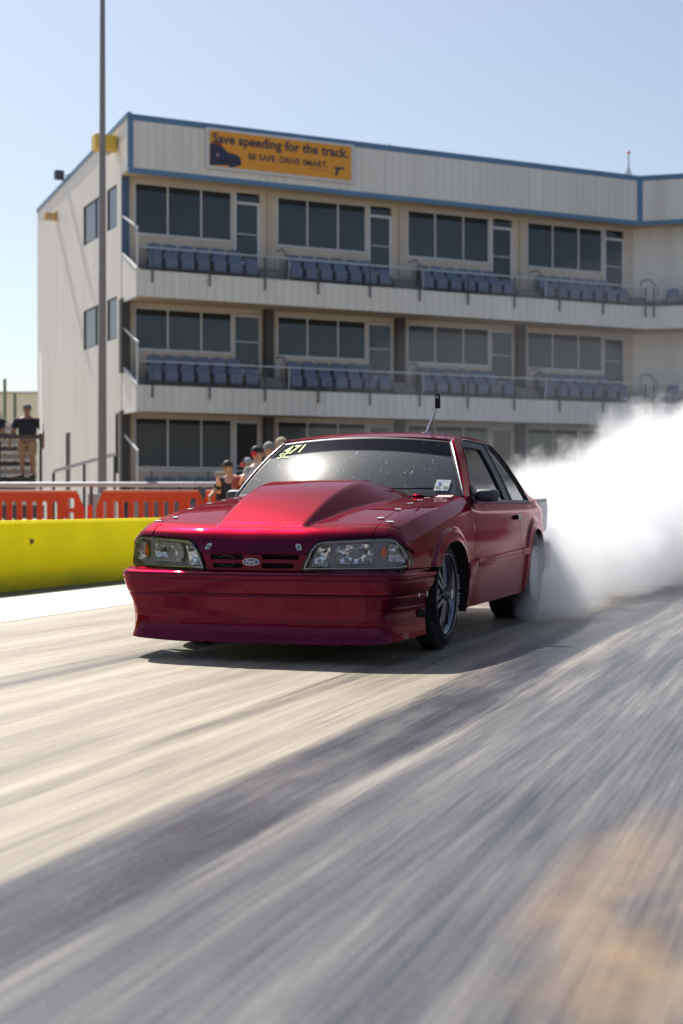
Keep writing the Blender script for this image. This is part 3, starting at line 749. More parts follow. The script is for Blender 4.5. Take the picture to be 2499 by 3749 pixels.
# roof
def roofm(v, s):
    ed = lin([(1.0, .585), (1.3, .575), (1.9, .580), (2.3, .60)])(v)
    u = s * (ed + .012); 
    zr = spl([(.95, 1.300), (1.05, 1.325), (1.2, 1.350), (1.45, 1.366), (1.75, 1.364), (2.0, 1.345), (2.2, 1.312)])(v)
    z = zr - .038 * abs(s) ** 2.4 - .012 * sst(.9, 1, abs(s))
    return (u, v, z)
rf = [(wst(s * .59) + .016, s) for s in [-1 + .1 * i for i in range(21)]]
rb = [(2.10 + .06 * (s * s) , s) for s in [1 - .1 * i for i in range(21)]]
roof = patch('roof', rf + rb, roofm, paint, car, step=(.035, .05), out=(0, 0, 1), thick=.015)
# greenhouse sides
def us(z): return .792 - max(z - .875, -.03) * .47
gsm = lambda v, z: (us(z) + .008 * math.sin(math.pi * min(max((z - .87) / .45, 0), 1)), v, z)
def gso(off): return lambda v, z: (gsm(v, z)[0] + off, v, z)
outer = [(.60, .900), (.655, .905), (.76, .995), (.86, 1.08), (.96, 1.175), (1.072, 1.288), (1.15, 1.312), (1.3, 1.325), (1.6, 1.330), (1.9, 1.326), (2.08, 1.312), (2.18, 1.300), (2.30, 1.253), (2.45, 1.165), (2.57, 1.050), (2.67, .972), (2.76, .925), (2.9, .905), (3.1, .897), (2.9, .885), (2.0, .880), (.9, .880), (.72, .885)]
dlo = [(.800, .889), (.942, .985), (1.158, 1.172), (1.252, 1.280), (1.32, 1.303), (1.45, 1.308), (1.90, 1.304), (2.12, 1.298), (2.19, 1.288), (2.31, 1.235), (2.43, 1.150), (2.56, 1.025), (2.655, .889)]
gd = [(.930, .889), (.985, .985), (1.12, 1.12), (1.262, 1.245), (1.30, 1.256), (1.76, 1.252), (1.80, 1.235), (1.83, 1.12), (1.85, 1.0), (1.86, .889)]
gq = [(2.115, .893), (2.085, 1.02), (2.05, 1.16), (2.03, 1.27), (2.12, 1.278), (2.19, 1.262), (2.28, 1.21), (2.41, 1.12), (2.52, 1.01), (2.60, .905), (2.59, .893)]
sideg = mat('dark side glass', (.006, .007, .008), .02, spec=.35)
for mir in (False, True):
    ps = patch('side_pillars', outer, gso(.010), paint, roof, step=(.03, .03), holes=[dlo], out=(1, 0, .3), mirror=mir, thick=.02)
    fr_ = patch('window_frame', dlo, gso(.002), black, car, step=(.03, .03), holes=[gd, gq], out=(1, 0, .3), mirror=mir, thick=.02)
    patch('side_window', shrink(gd, -.004), gso(-.014), sideg, fr_, step=(.05, .05), out=(1, 0, .3), mirror=mir, thick=0)
    patch('quarter_window', shrink(gq, -.004), gso(-.004), sideg, fr_, step=(.05, .05), out=(1, 0, .3), mirror=mir, thick=0)
    sg = -1 if mir else 1
    tubeo('drip_rail', [(sg * (gsm(v, z)[0] + .012), v, z) for v, z in dlo], .004, gloss, fr_, seg=5)
    tubeo('window_seal', [(sg * (gsm(v, z)[0] + .004), v, z) for v, z in [(2.04, .893), (2.03, 1.05), (2.0, 1.2), (1.985, 1.295)]], .006, plast, fr_, seg=5)
    # mirrors
    V = []; bm = bmesh.new()
    cu_, cv_, cz_ = .885, .87, .918
    for (v, ru, rz) in ((-.055, .045, .026), (-.040, .058, .036), (-.01, .066, .042), (.035, .067, .0435), (.055, .066, .043)):
        ring = []
        for k in range(24):
            a = 2 * math.pi * k / 24; cs, sn = math.cos(a), math.sin(a); pw__ = .5
            ring.append((sg * (cu_ + ru * math.copysign(abs(cs) ** pw__, cs) - (.012 if v < 0 else 0)), cv_ + v, cz_ + rz * math.copysign(abs(sn) ** pw__, sn)))
        V.append(ring)
    VV = [p for r_ in V for p in r_]; FF = []
    for i in range(4):
        for k in range(24): FF.append((i * 24 + k, i * 24 + (k + 1) % 24, (i + 1) * 24 + (k + 1) % 24, (i + 1) * 24 + k))
    FF.append(tuple(range(24))); FF.append(tuple(96 + k for k in range(24)))
    mo = vf('door_mirror', VV, FF, plast, car, True)
    bm = bmesh.new(); pts = [(.80, .885), (.955, .885), (.945, .975), (.93, .985)]
    v1 = [bm.verts.new((sg * (us(z) + .012), v, z)) for v, z in pts]; v2 = [bm.verts.new((sg * (us(z) + .030), v + .0, z)) for v, z in pts]
    bm.faces.new(v2); 
    for k in range(4): bm.faces.new((v1[k], v1[(k + 1) % 4], v2[(k + 1) % 4], v2[k]))
    bar(bm, (sg * .79, .87, .905), (sg * .84, .87, .915), .05, .04)
    bmesh.ops.recalc_face_normals(bm, faces=bm.faces); bmo('mirror_mount', bm, plast, mo)
# faint white window decal in the quarter glass
put_text('window_decal', 'BUCK', lambda x, y: (gsm(2.36, 1.09 + y)[0] + .001, 2.22 + x - y * .25, 1.075 + y - .0 * x), whitep, fr_ if False else [o for o in bpy.data.objects if o.name == 'window_frame'][0], width=.16, size=.06, bold=.001)
# rear window, trunk, tail and spoiler
V = [(-.56, 2.15, 1.312), (.56, 2.15, 1.312), (.72, 2.80, .905), (-.72, 2.80, .905)]
vf('rear_window', V, [(0, 1, 2, 3)], sideg, car)
def deck(v, s): return (s * (ucr(v) + .003), v, crest(v) + .012 * (1 - s * s))
patch('trunk_lid', [(2.72, -1), (2.72, 1), (3.50, 1), (3.50, -1)], deck, paint, car, step=(.05, .1), out=(0, 0, 1))
vf('tail_panel', [(-.70, 3.48, .40), (.70, 3.48, .40), (.72, 3.48, .88), (-.72, 3.48, .88)], [(0, 1, 2, 3)], paint, car)
pale_metal_refl = weathered('pale wheel metal and smoke reflection', (.62, .63, .60), .35, .06, 5)
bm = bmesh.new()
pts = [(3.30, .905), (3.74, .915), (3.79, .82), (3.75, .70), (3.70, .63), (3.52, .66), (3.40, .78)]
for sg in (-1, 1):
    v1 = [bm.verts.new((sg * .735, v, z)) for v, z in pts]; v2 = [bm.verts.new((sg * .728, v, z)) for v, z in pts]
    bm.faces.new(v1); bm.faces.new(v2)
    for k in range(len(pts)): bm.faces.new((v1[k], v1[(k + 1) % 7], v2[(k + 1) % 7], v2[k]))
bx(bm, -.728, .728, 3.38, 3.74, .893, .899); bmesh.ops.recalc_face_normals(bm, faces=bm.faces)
spo = bmo('rear_spoiler', bm, pale_metal_refl, car)  # white smoke mirrored in the red plate, put into its pale colour
for i in range(9):
    bm = bmesh.new(); box(bm, (.738, 3.36 + i * .045, .885 + i * .001), (.006, .008, .008)); bmo('rivet', bm, gun, spo)
bm = bmesh.new(); bx(bm, -.80, .80, 3.35, 3.60, .33, .56, bev=.04); bmo('rear_bumper', bm, paint, car)

# --- cowl, wipers, stickers, tape
V = []; F = []
for i in range(21):
    s = -1 + i * .1; u = s * .775
    V += [(u, wsb(u) - .035 - (.03 if abs(s) < .8 else 0), .905 - .006 * s * s), (u, wsb(u) + .03, .905 - .01 * s * s)]
for i in range(20): F.append((2 * i, 2 * i + 1, 2 * i + 3, 2 * i + 2))
cowl = vf('cowl_panel', V, F, black, car)
tubeo('wiper', [tuple(Vector(wsm(s, .05 + .03 * s)) + Vector((0, -.02, .012))) for s in (.15, .4, .65, .8)], .006, black, cowl, seg=6)
tubeo('wiper', [tuple(Vector(wsm(s, .05 + .03 * s)) + Vector((0, -.02, .012))) for s in (-.7, -.4, -.1, .1)], .006, black, cowl, seg=6)
def on_ws(u0, k0, off=.006, sx=1., lean=0):
    def f(x, y):
        k = k0 + y / .50; s = (u0 + x * sx + lean * y) / (.772 * (1 - k) + .587 * k)
        p = Vector(wsm(s, k)); return p + Vector((0, -.8, .6)) * off
    return f
put_text('race_number', '471', on_ws(-.556, .735, lean=.15), neon, wsh, width=.145, size=.115, bold=.001, hy=1.15)
put_text('race_class', 'SC', on_ws(-.574, .635, lean=.1), neon, wsh, width=.092, size=.085, bold=.001, hy=1.0)
fs = on_ws(.604, .065); st0 = patch('inspection_sticker', [(0, 0), (.082, 0), (.082, .083), (0, .083)], lambda x, y: tuple(fs(x, y)), whitep, wsh, step=(.03, .03), out=(0, -1, .5), thick=0)
fs2 = on_ws(.604, .065, off=.009)
put_text('sticker_lettering', 'Louisiana', lambda x, y: fs2(x + .012, y + .069), mat('blue ink', (.05, .12, .35), .6), st0, width=.058, size=.012)
put_text('sticker_lettering', '02', lambda x, y: fs2(x + .006, y + .014), ink, st0, width=.029, size=.03, bold=.0006)
put_text('sticker_lettering', '26', lambda x, y: fs2(x + .047, y + .014), ink, st0, width=.029, size=.03, bold=.0006)
patch('sticker_emblem', [(.012, .045), (.034, .045), (.034, .062), (.012, .062)], lambda x, y: tuple(fs2(x, y)), mat('sticker blue', (.1, .25, .5), .6), st0, step=(.03, .03), out=(0, -1, .5), thick=0)
hood = [o for o in bpy.data.objects if o.name == 'hood'][0]
for sg in (1, -1):
    for v in (-.63, -.37, -.10, .12, .30):
        u = useam(v) + (.004 if v > -.5 else -.03)
        z = zs(v) + .0035
        bm = bmesh.new(); box(bm, (sg * u, v, z + .002), (.034, .022, .003), rot=Matrix.Rotation(math.atan((zs(v + .02) - zs(v - .02)) / .04), 3, 'X') @ Matrix.Rotation(R(20 * sg), 3, 'Z')); bmo('tape_patch', bm, tape, hood)
    bm = bmesh.new(); v = -.70; p = strip_top(v, .42); box(bm, (sg * p[0], v, p[2] + .004), (.04, .022, .003), rot=Matrix.Rotation(R(11), 3, 'X')); bmo('tape_patch', bm, tape, hood)
p = strip_top(.42, .5)
bm = bmesh.new(); box(bm, (p[0], .44, zs(.44) * .5 + zcr(.44) * .5 + .011), (.10, .085, .002), rot=Matrix.Rotation(R(9), 3, 'X')); bmo('clear_decal', bm, mat('faded decal', (.62, .38, .38), .5), hood)
bm = bmesh.new(); bmesh.ops.create_uvsphere(bm, u_segments=16, v_segments=8, radius=.024, matrix=Matrix.Translation((.55, .40, .912)) @ Matrix.Diagonal((1.6, 1, .5, 1))); bmo('washer_nozzle', bm, paint, hood, True)

# --- wheels
def wheel(cu, cv, cz_, R_, rim, wd, sg, kind, name='wheel'):
    """cu = outer face"""
    bm = bmesh.new(); c = (sg * cu, cv, cz_)
    lip = [( .000, rim * .955), (.004, rim), (-.006, rim * 1.02), (-.012, rim * 1.0), (-.012, rim * .93), (-.06, rim * .86), (-wd * .8, rim * .84), (-wd, rim * .9)]
    lathe(bm, [(sg * a, r_) for a, r_ in lip], c, seg=64)
    if kind == 'front':
        for k in range(6):
            a0 = 2 * math.pi * k / 6 + .3
            for s2 in (-1, 1):
                a1 = a0 + s2 * .17; 
                p0 = (c[0] - sg * .018, cv + .042 * math.cos(a0 + s2 * .35), cz_ + .042 * math.sin(a0 + s2 * .35)); p1 = (c[0] - sg * .030, cv + rim * .66 * math.cos(a1), cz_ + rim * .66 * math.sin(a1)); p2 = (c[0] - sg * .038, cv + rim * .93 * math.cos(a1 + s2 * .04), cz_ + rim * .93 * math.sin(a1 + s2 * .04))
                bar(bm, p0, p1, .016, .022); bar(bm, p1, p2, .017, .026)
            a1 = a0 + .52; rod(bm, (c[0] - sg * .02, cv + .065 * math.cos(a1), cz_ + .065 * math.sin(a1)), (c[0] - sg * .05, cv + .065 * math.cos(a1), cz_ + .065 * math.sin(a1)), .010)
        lathe(bm, [(-sg * .05, .09), (-sg * .03, .085), (-sg * .02, .055), (-sg * .018, .0)], c, seg=32)
    else:
        lathe(bm, [(-sg * .012, rim * .93), (-sg * .010, rim * .80), (-sg * .03, rim * .6), (-sg * .012, .07), (-sg * .008, .0)], c, seg=48)
        for k in range(24):
            a = 2 * math.pi * k / 24; rod(bm, (c[0] - sg * .012, cv + rim * .97 * math.cos(a), cz_ + rim * .97 * math.sin(a)), (c[0] + sg * .008, cv + rim * .97 * math.cos(a), cz_ + rim * .97 * math.sin(a)), .006, seg=6)
    w_ = bmo(name, bm, gun if kind == 'front' else pale_metal_refl, car)
    bm = bmesh.new()
    h = R_ - rim
    tp = [(-wd, rim * .95), (-wd - .008, rim + h * .35), (-wd + .0, R_ - .03), (-wd + .02, R_ - .006), (-wd * .5, R_), (-.03, R_ - .004), (-.010, R_ - .018), (-.002, R_ - .05), (.004, rim + h * .4), (-.004, rim * 1.005), (-.012, rim * .97)]
    if kind == 'front': tp = [(a - .004 if a > -wd + .03 else a, r_) for a, r_ in tp]
    lathe(bm, [(sg * a, r_) for a, r_ in tp], c, seg=72)
    ty = bmo('tyre', bm, tyre_m, w_)
    if kind == 'front':
        bm = bmesh.new(); rod(bm, (c[0] - sg * .02, cv, cz_), (c[0] + sg * .028, cv, cz_), .034, .030, 32); bmo('hub_cap', bm, alu, w_)
        for s_ in ('DRAG', 'RADIAL'):
            pass
        bm = bmesh.new()
        for k in range(14):
            a = -.55 + k * .07
            if k in (3, 8): continue
            rr_ = rim + h * .32; box(bm, (c[0] + sg * .0015, cv + rr_ * math.cos(a), cz_ + rr_ * math.sin(a)), (.004, .014, .009), rot=Matrix.Rotation(a, 3, 'X'))
        bmo('sidewall_marks', bm, whitep, ty)
        bm = bmesh.new(); lathe(bm, [(-sg * .10, .05), (-sg * .10, .15), (-sg * .11, .15)], c, seg=40); bmo('brake_disc', bm, mat('brake steel', (.3, .3, .3), .3, metal=1), w_)
    bmesh.ops
    return w_
for sg in (1, -1):
    wheel(.835, .035, .328, .328, .245, .15, sg, 'front')
    wheel(.860, 2.60, .335, .345, .205, .31, sg, 'rear')

# ================================================================ camera on a pole, stuck on the car's roof
zr0 = roofm(1.62, .5)[2]
ac = empty('action_camera', (0, 0, 0), 0, 'small black action camera on a silver pole standing on the car roof', 'camera')
ac.location = car.location + Vector((0, 0, 0)); ac.rotation_euler = car.rotation_euler
bm = bmesh.new(); rod(bm, (.272, 1.6, zr0 - .012), (.300, 1.6, 1.42), .0145, seg=10); rod(bm, (.300, 1.6, 1.42), (.343, 1.6, 1.525), .0115, seg=10); rod(bm, (.272, 1.6, zr0 - .012), (.272, 1.6, zr0 + .015), .04, .03, 20)
box(bm, (.340, 1.6, 1.530), (.05, .012, .01)); bmo('pole', bm, alu, ac)
bm = bmesh.new(); box(bm, (.359, 1.6, 1.590), (.040, .028, .105), bev=.006); cb = bmo('camera_body', bm, gloss, ac)
bm = bmesh.new(); rod(bm, (.359, 1.584, 1.617), (.359, 1.578, 1.617), .013, seg=20); bmo('camera_lens', bm, chrome, cb)

# ================================================================ THE BUILDING  (x along the front, y back, origin under the balconies' left front corner)
BA = math.atan2(.4305, .9026)
wallm = mat('ribbed cream metal cladding', rough=.5); g = N(wallm)
rib = g.n('TexWave', wave_type='BANDS', bands_direction='X', wave_profile='SAW'); rib.inputs['Scale'].default_value = 1.05; rib.inputs['Distortion'].default_value = 0
t_ = g.n('TexCoord'); sp_ = g.n('SeparateXYZ'); g.l(t_.outputs['Object'], sp_.inputs[0]); cm = g.n('CombineXYZ'); g.l(g.math('ADD', sp_.outputs[0], sp_.outputs[1]), cm.inputs[0])
g.l(cm.outputs[0], rib.inputs[0]); rr2 = g.ramp(rib.outputs[1], [(0, .2), (.12, 1), (.85, 1), (1, .2)])
st = g.noise(g.co((1.2, 1.2, .12)), 1, 5, .6)
base_c = g.ramp(st, [(.3, (.70, .665, .61)), (.7, (.80, .765, .71))])
g.l(g.mix(g.math('MULTIPLY', g.math('SUBTRACT', 1, rr2), .22), base_c, (.30, .28, .26)), g.b.inputs['Base Color'])
g.l(g.bump(rr2, .5, .03), g.b.inputs['Normal'])
smooth_w = weathered('beige painted wall', (.60, .52, .43), .7, .06, 1.5)
soff = weathered('beige soffit panel', (.55, .45, .34), .8, .06, 2)
bluem = weathered('blue metal trim', (.10, .21, .36), .45, .08, 2)
bluedk = weathered('slate blue column paint', (.07, .12, .20), .5, .08, 2)
whitef = weathered('white window frame', (.62, .62, .63), .45, .05, 3)
browncol = weathered('dark brown column', (.06, .055, .055), .6, .1, 3)
deckm = weathered('grey concrete deck', (.26, .26, .25), .85, .12, 3)
galv = weathered('galvanised steel rail', (.42, .43, .45), .4, .1, 6, metal=.7)
dkst = weathered('dark steel post', (.07, .07, .08), .5, .1, 6)
roofm_ = weathered('pale roof sheet', (.4, .4, .4), .6, .1, 2)
glz2 = mat('paler window glass', (.09, .10, .105), .08, spec=.6)  # reflection put into the colour: paler than the upper floors' glass
glz = mat('dark tinted window glass', (.012, .015, .018), .06, spec=.6); g = N(glz)
v = g.noise(g.co((.35, .35, .5)), 1, 3); oi = g.n('ObjectInfo'); g.l(g.mix(g.math('MULTIPLY', oi.outputs['Random'], .5), g.ramp(v, [(.35, (.010, .013, .016)), (.7, (.045, .052, .056))]), (.012, .015, .02)), g.b.inputs['Base Color'])  # paler patches and per-pane tone are reflections put into the colour
wv = g.noise(g.co((.5, .5, .5)), 1.5, 2); g.l(g.bump(wv, .12, .02), g.b.inputs['Normal'])
bld = empty('grandstand_building', (-6.513, 45.3, 0), BA, 'three storey cream suite building with blue roof trim and balconies facing the drag strip', 'building')
LB = 20.0; TH = R(40.4); WL = 40.0
th = math.tan(TH / 2)
def P(x, y, wing=False):
    """front run: as is. wing: x measured from the bend along the right-hand wing, y back from its balcony front"""
    if not wing: return (x, y)
    return (LB + x * math.cos(TH) + y * math.sin(TH), -x * math.sin(TH) + y * math.cos(TH))
def bend(y): return LB + y * th
def slab(bm, y0, y1, z0, z1, x0=0., run=True, wing=True, wl=WL, zz=None, mi=0):
    """a band that follows the front and turns at the bend"""
    pl = []
    if run: pl.append([(x0, y0), (bend(y0), y0), (bend(y1), y1), (x0, y1)])
    if wing: pl.append([(bend(y0), y0), P(wl, y0, True), P(wl, y1, True), (bend(y1), y1)])
    for q in pl:
        lo = [bm.verts.new((*p, z0)) for p in q]; hi = [bm.verts.new((*p, z1)) for p in q]
        fs = [bm.faces.new(lo[::-1]), bm.faces.new(hi)] + [bm.faces.new((lo[i], lo[(i + 1) % 4], hi[(i + 1) % 4], hi[i])) for i in range(4)]
        for f in fs: f.material_index = mi
FZ = [8.35, 4.68]                       # tops of the balcony bands
Yw = 1.67
# upper parapet box, with a sloping roof
bm = bmesh.new(); slab(bm, .85, .95, 11.70, 13.42)
bmo('parapet_wall', bm, wallm, bld)
bm = bmesh.new(); slab(bm, .835, .985, 13.30, 13.50); bmo('roof_trim', bm, bluem, bld)
bm = bmesh.new(); slab(bm, .83, .90, 11.60, 11.76); bx(bm, -.02, .16, .825, .92, 11.76, 13.30)
x_, y_ = bend(.84), .84; box(bm, (x_, y_ + .02, 12.53), (.22, .12, 1.54), rot=Matrix.Rotation(-TH / 2, 3, 'Z')); bmo('corner_trim', bm, bluem, bld)
bm = bmesh.new(); slab(bm, .95, Yw + .02, 11.64, 11.69); bmo('soffit', bm, soff, bld)
# left gable wall: polygon with openings
wy = [(1.29 + .85, 2.45 + .85), (2.85 + .85, 5.44 + .85)]
YB = 13.21
gw = [(Yw, 0), (YB, 0), (YB, 12.60), (.85, 13.42), (.85, 11.70), (Yw, 11.70)]
holes = []
for (a, b) in wy:
    for z0, z1 in ((10.09, 11.5), (6.38, 7.79)): holes.append([(a, z0), (b, z0), (b, z1), (a, z1)])
holes.append([(1.95, 1.9), (2.35, 1.9), (2.35, 3.9), (1.95, 3.9)])
holes.append([(8.10, .0 + .3), (8.80, .3), (8.80, 3.55), (8.10, 3.55)])
patch('gable_wall', gw, lambda y, z: (0, y, z), wallm, bld, step=(1.5, 1.5), holes=holes, thick=.12, out=(-1, 0, 0), smooth=False)
def win(pts, par, split=(), nm='window', fr=.05, dep=.10, axis=None):
    pass
for hi_, h_ in enumerate(holes):
    a, z0 = h_[0]; b, z1 = h_[2]
    bm = bmesh.new()
    for yy0, yy1, zz0, zz1 in ((a, b, z0, z0 + .05), (a, b, z1 - .05, z1), (a, a + .05, z0 + .05, z1 - .05), (b - .05, b, z0 + .05, z1 - .05)): bx(bm, .02, .09, yy0, yy1, zz0, zz1)
    if b - a > 2: bx(bm, .02, .09, 4.76, 4.83, z0 + .05, z1 - .05)
    if hi_ == 5: nm = 'door'
    else: nm = 'window'
    wf = bmo(nm, bm, browncol if hi_ > 3 else dkst, bld)
    bm = bmesh.new(); bx(bm, .05, .06, a + .05, b - .05, z0 + .05, z1 - .05); bmo('pane' if hi_ != 5 else 'door_leaf', bm, glz if hi_ != 5 else dkst, wf)
bm = bmesh.new(); n_ = 1
v_ = [(-.04, .80, 13.40), (-.04, YB, 12.58), (-.04, YB, 12.72), (-.04, .80, 13.54)]; w_ = [(.10, a, b) for _, a, b in v_]
A = [bm.verts.new(p) for p in v_]; B_ = [bm.verts.new(p) for p in w_]; bm.faces.new(A); bm.faces.new(B_[::-1])
for k in range(4): bm.faces.new((A[k], A[(k + 1) % 4], B_[(k + 1) % 4], B_[k]))
bmesh.ops.recalc_face_normals(bm, faces=bm.faces); bmo('gable_trim', bm, bluem, bld)
bm = bmesh.new(); Q = [(.1, 1.0, 13.42), (bend(1.0), 1.0, 13.42), (bend(1.0) + 4, YB, 12.6), (.1, YB, 12.6)]; bm.faces.new([bm.verts.new(p) for p in Q])
q2_ = [(bend(1.0), 1.0, 13.42), (*P(WL, 1.0, True), 13.42), (*P(WL, YB, True), 12.6), (bend(1.0) + 4, YB, 12.6)]; bm.faces.new([bm.verts.new(p) for p in q2_])
bmo('roof', bm, roofm_, bld)
bm = bmesh.new(); bx(bm, .12, 26, YB - .1, YB, 0, 12.58); bmo('rear_wall', bm, wallm, bld)
# window wall of each storey
S0 = .44; PIT = 5.09
bays = [S0 + PIT * k for k in range(4)]
levels = [(9.05, 11.50, 9.78, 11.66, 9.05, 'top'), (5.38, 7.39, 5.97, 7.60, 5.38, 'mid'), (1.0, 3.77, 2.07, 3.94, 1.15, 'low')]
for li, (fz, wt_, wb_, ct, db, nm) in enumerate(levels):
    # wall with openings
    hs = []
    zf = fz - .45
    for s in bays:
        hs.append([(s, wb_), (s + 3.45, wb_), (s + 3.45, wt_), (s, wt_)]); hs.append([(s + 3.50, db), (s + 4.47, db), (s + 4.47, wt_), (s + 3.50, wt_)])
    patch('suite_wall', [(.26, zf if li < 2 else 0), (bend(Yw), zf if li < 2 else 0), (bend(Yw), ct), (.26, ct)], lambda x, z: (x, Yw, z), smooth_w, bld, step=(3, 3), holes=hs, thick=.15, out=(0, -1, 0), smooth=False)
    for k, s in enumerate(bays):
        bm = bmesh.new(); f_ = .055
        bx(bm, s, s + 3.45, Yw - .02, Yw + .05, wb_, wb_ + .07); bx(bm, s, s + 3.45, Yw - .02, Yw + .05, wt_ - .05, wt_)
        ex = [s, s + 1.13, s + 2.31, s + 3.45 - f_]
        for x in ex: bx(bm, x, x + f_, Yw - .02, Yw + .05, wb_ + .07, wt_ - .05)
        wf = bmo('window', bm, whitef, bld)
        for j in range(3):
            bm = bmesh.new(); bx(bm, ex[j] + f_, ex[j + 1], Yw + .012, Yw + .02, wb_ + .07, wt_ - .05); bmo('pane', bm, glz if li < 2 else glz2, wf)
            bm = bmesh.new(); bx(bm, ex[j] + f_, ex[j + 1], Yw + .0, Yw + .011, wt_ - .05 - (.20 if li < 2 else .16), wt_ - .05); bmo('blind', bm, ink, wf)
        dfm = whitef if li != 1 else whitef
        bm = bmesh.new(); x0, x1 = s + 3.50, s + 4.47; top = wt_ - (.40 if li == 0 else .12); fw = .10 if li != 1 else .05
        bx(bm, x0, x0 + fw, Yw - .03, Yw + .06, db, wt_); bx(bm, x1 - fw, x1, Yw - .03, Yw + .06, db, wt_ if li != 0 else top + .09); bx(bm, x0 + fw, x1 - fw, Yw - .03, Yw + .06, top, top + .09); bx(bm, x0 + fw, x1 - fw, Yw - .03, Yw + .06, db, db + .10)
        df = bmo('door', bm, dfm, bld)
        bm = bmesh.new(); bx(bm, x0 + fw, x1 - fw, Yw + .012, Yw + .02, db + .10, top); bx(bm, x0 + fw, x1 - fw, Yw + .012, Yw + .02, top + .09, wt_ - .02); bmo('pane', bm, glz, df)
        bm = bmesh.new(); bx(bm, x0 + fw, x1 - fw, Yw - .03, Yw - .01, db + 1.02, db + 1.06); bmo('push_bar', bm, galv, df)
        if li > 0:
            bm = bmesh.new(); bx(bm, s - .52, s - .22, Yw - .30, Yw - .004, fz - .2, ct); bmo('column', bm, browncol, bld)
    # wing wall (plain ribbed cladding)
    bm = bmesh.new(); q = [(bend(Yw) + .003, Yw), P(WL, Yw, True), P(WL, Yw + .15, True), (bend(Yw + .15), Yw + .15)]
    lo_ = [bm.verts.new((*p, fz - .45)) for p in q]; hi2 = [bm.verts.new((*p, ct)) for p in q]
    for i in range(4): bm.faces.new((lo_[i], lo_[(i + 1) % 4], hi2[(i + 1) % 4], hi2[i]))
    bmesh.ops.recalc_face_normals(bm, faces=bm.faces); bmo('wing_wall', bm, wallm, bld)
    # blue corner column at the left end
    bm = bmesh.new(); bx(bm, .005, .25, Yw - .10, Yw + .14, zf if li < 2 else 0, ct); bmo('corner_column', bm, bluedk, bld)
# balcony bands, decks, tiers, returns
for li, (z0, z1) in enumerate(((7.51, 8.35), (3.85, 4.68))):
    bm = bmesh.new(); slab(bm, 0, .09, z0 + .0, z1); bmo('balcony_band', bm, wallm, bld)
    bm = bmesh.new(); slab(bm, .09, Yw - .004, z0 + .03, z0 + .12, x0=.08); bmo('balcony_soffit', bm, soff, bld)
    bm = bmesh.new(); slab(bm, .09, .78, z1 - .16, z1 - .06, x0=.08); slab(bm, .78, Yw - .004, z1 + .22, z1 + .34, x0=.08); slab(bm, .78, .84, z1 - .06, z1 + .22, x0=.08)
    # steps beside every door
    for k in range(4):
        s = bays[k] + 4.02
        for j in range(3): bx(bm, s, s + .85, .30 + .30 * j, .60 + .30 * j + .003, z1 - .06 + .001, z1 + .12 + .19 * j)
    bmo('balcony_deck', bm, deckm, bld)
    # left return wall with a sloping white cap
    bm = bmesh.new(); pts = [(0.092, z0 + .02), (Yw - .105, z0 + .02), (Yw - .105, z1 + .68), (0.092, z1 - .02)]
    A = [bm.verts.new((0.0, y, z)) for y, z in pts]; B_ = [bm.verts.new((.07, y, z)) for y, z in pts]; bm.faces.new(A); bm.faces.new(B_[::-1])
    for k in range(4): bm.faces.new((A[k], A[(k + 1) % 4], B_[(k + 1) % 4], B_[k]))
    bmesh.ops.recalc_face_normals(bm, faces=bm.faces); rw = bmo('balcony_return', bm, wallm, bld)
    bm = bmesh.new(); bar(bm, (.03, -.02, z1 + .0), (.03, Yw - .12, z1 + .74), .10, .05); bmo('return_cap', bm, whitef, rw); bm = bmesh.new(); bar(bm, (.035, -.03, z0 + .0), (.035, Yw - .12, z0 + .0), .11, .05); bmo('return_sill', bm, whitef, rw)
for k in range(3):
    bm = bmesh.new(); x = bays[k + 1] - .30; rod(bm, (x, Yw - .055, 8.86), (x, Yw - .055, 11.6), .045); bmo('downpipe', bm, smooth_w, bld)
# ground floor plinth
bm = bmesh.new(); slab(bm, .3, Yw - .004, 0, .95, x0=.26); bmo('ground_plinth', bm, deckm, bld)

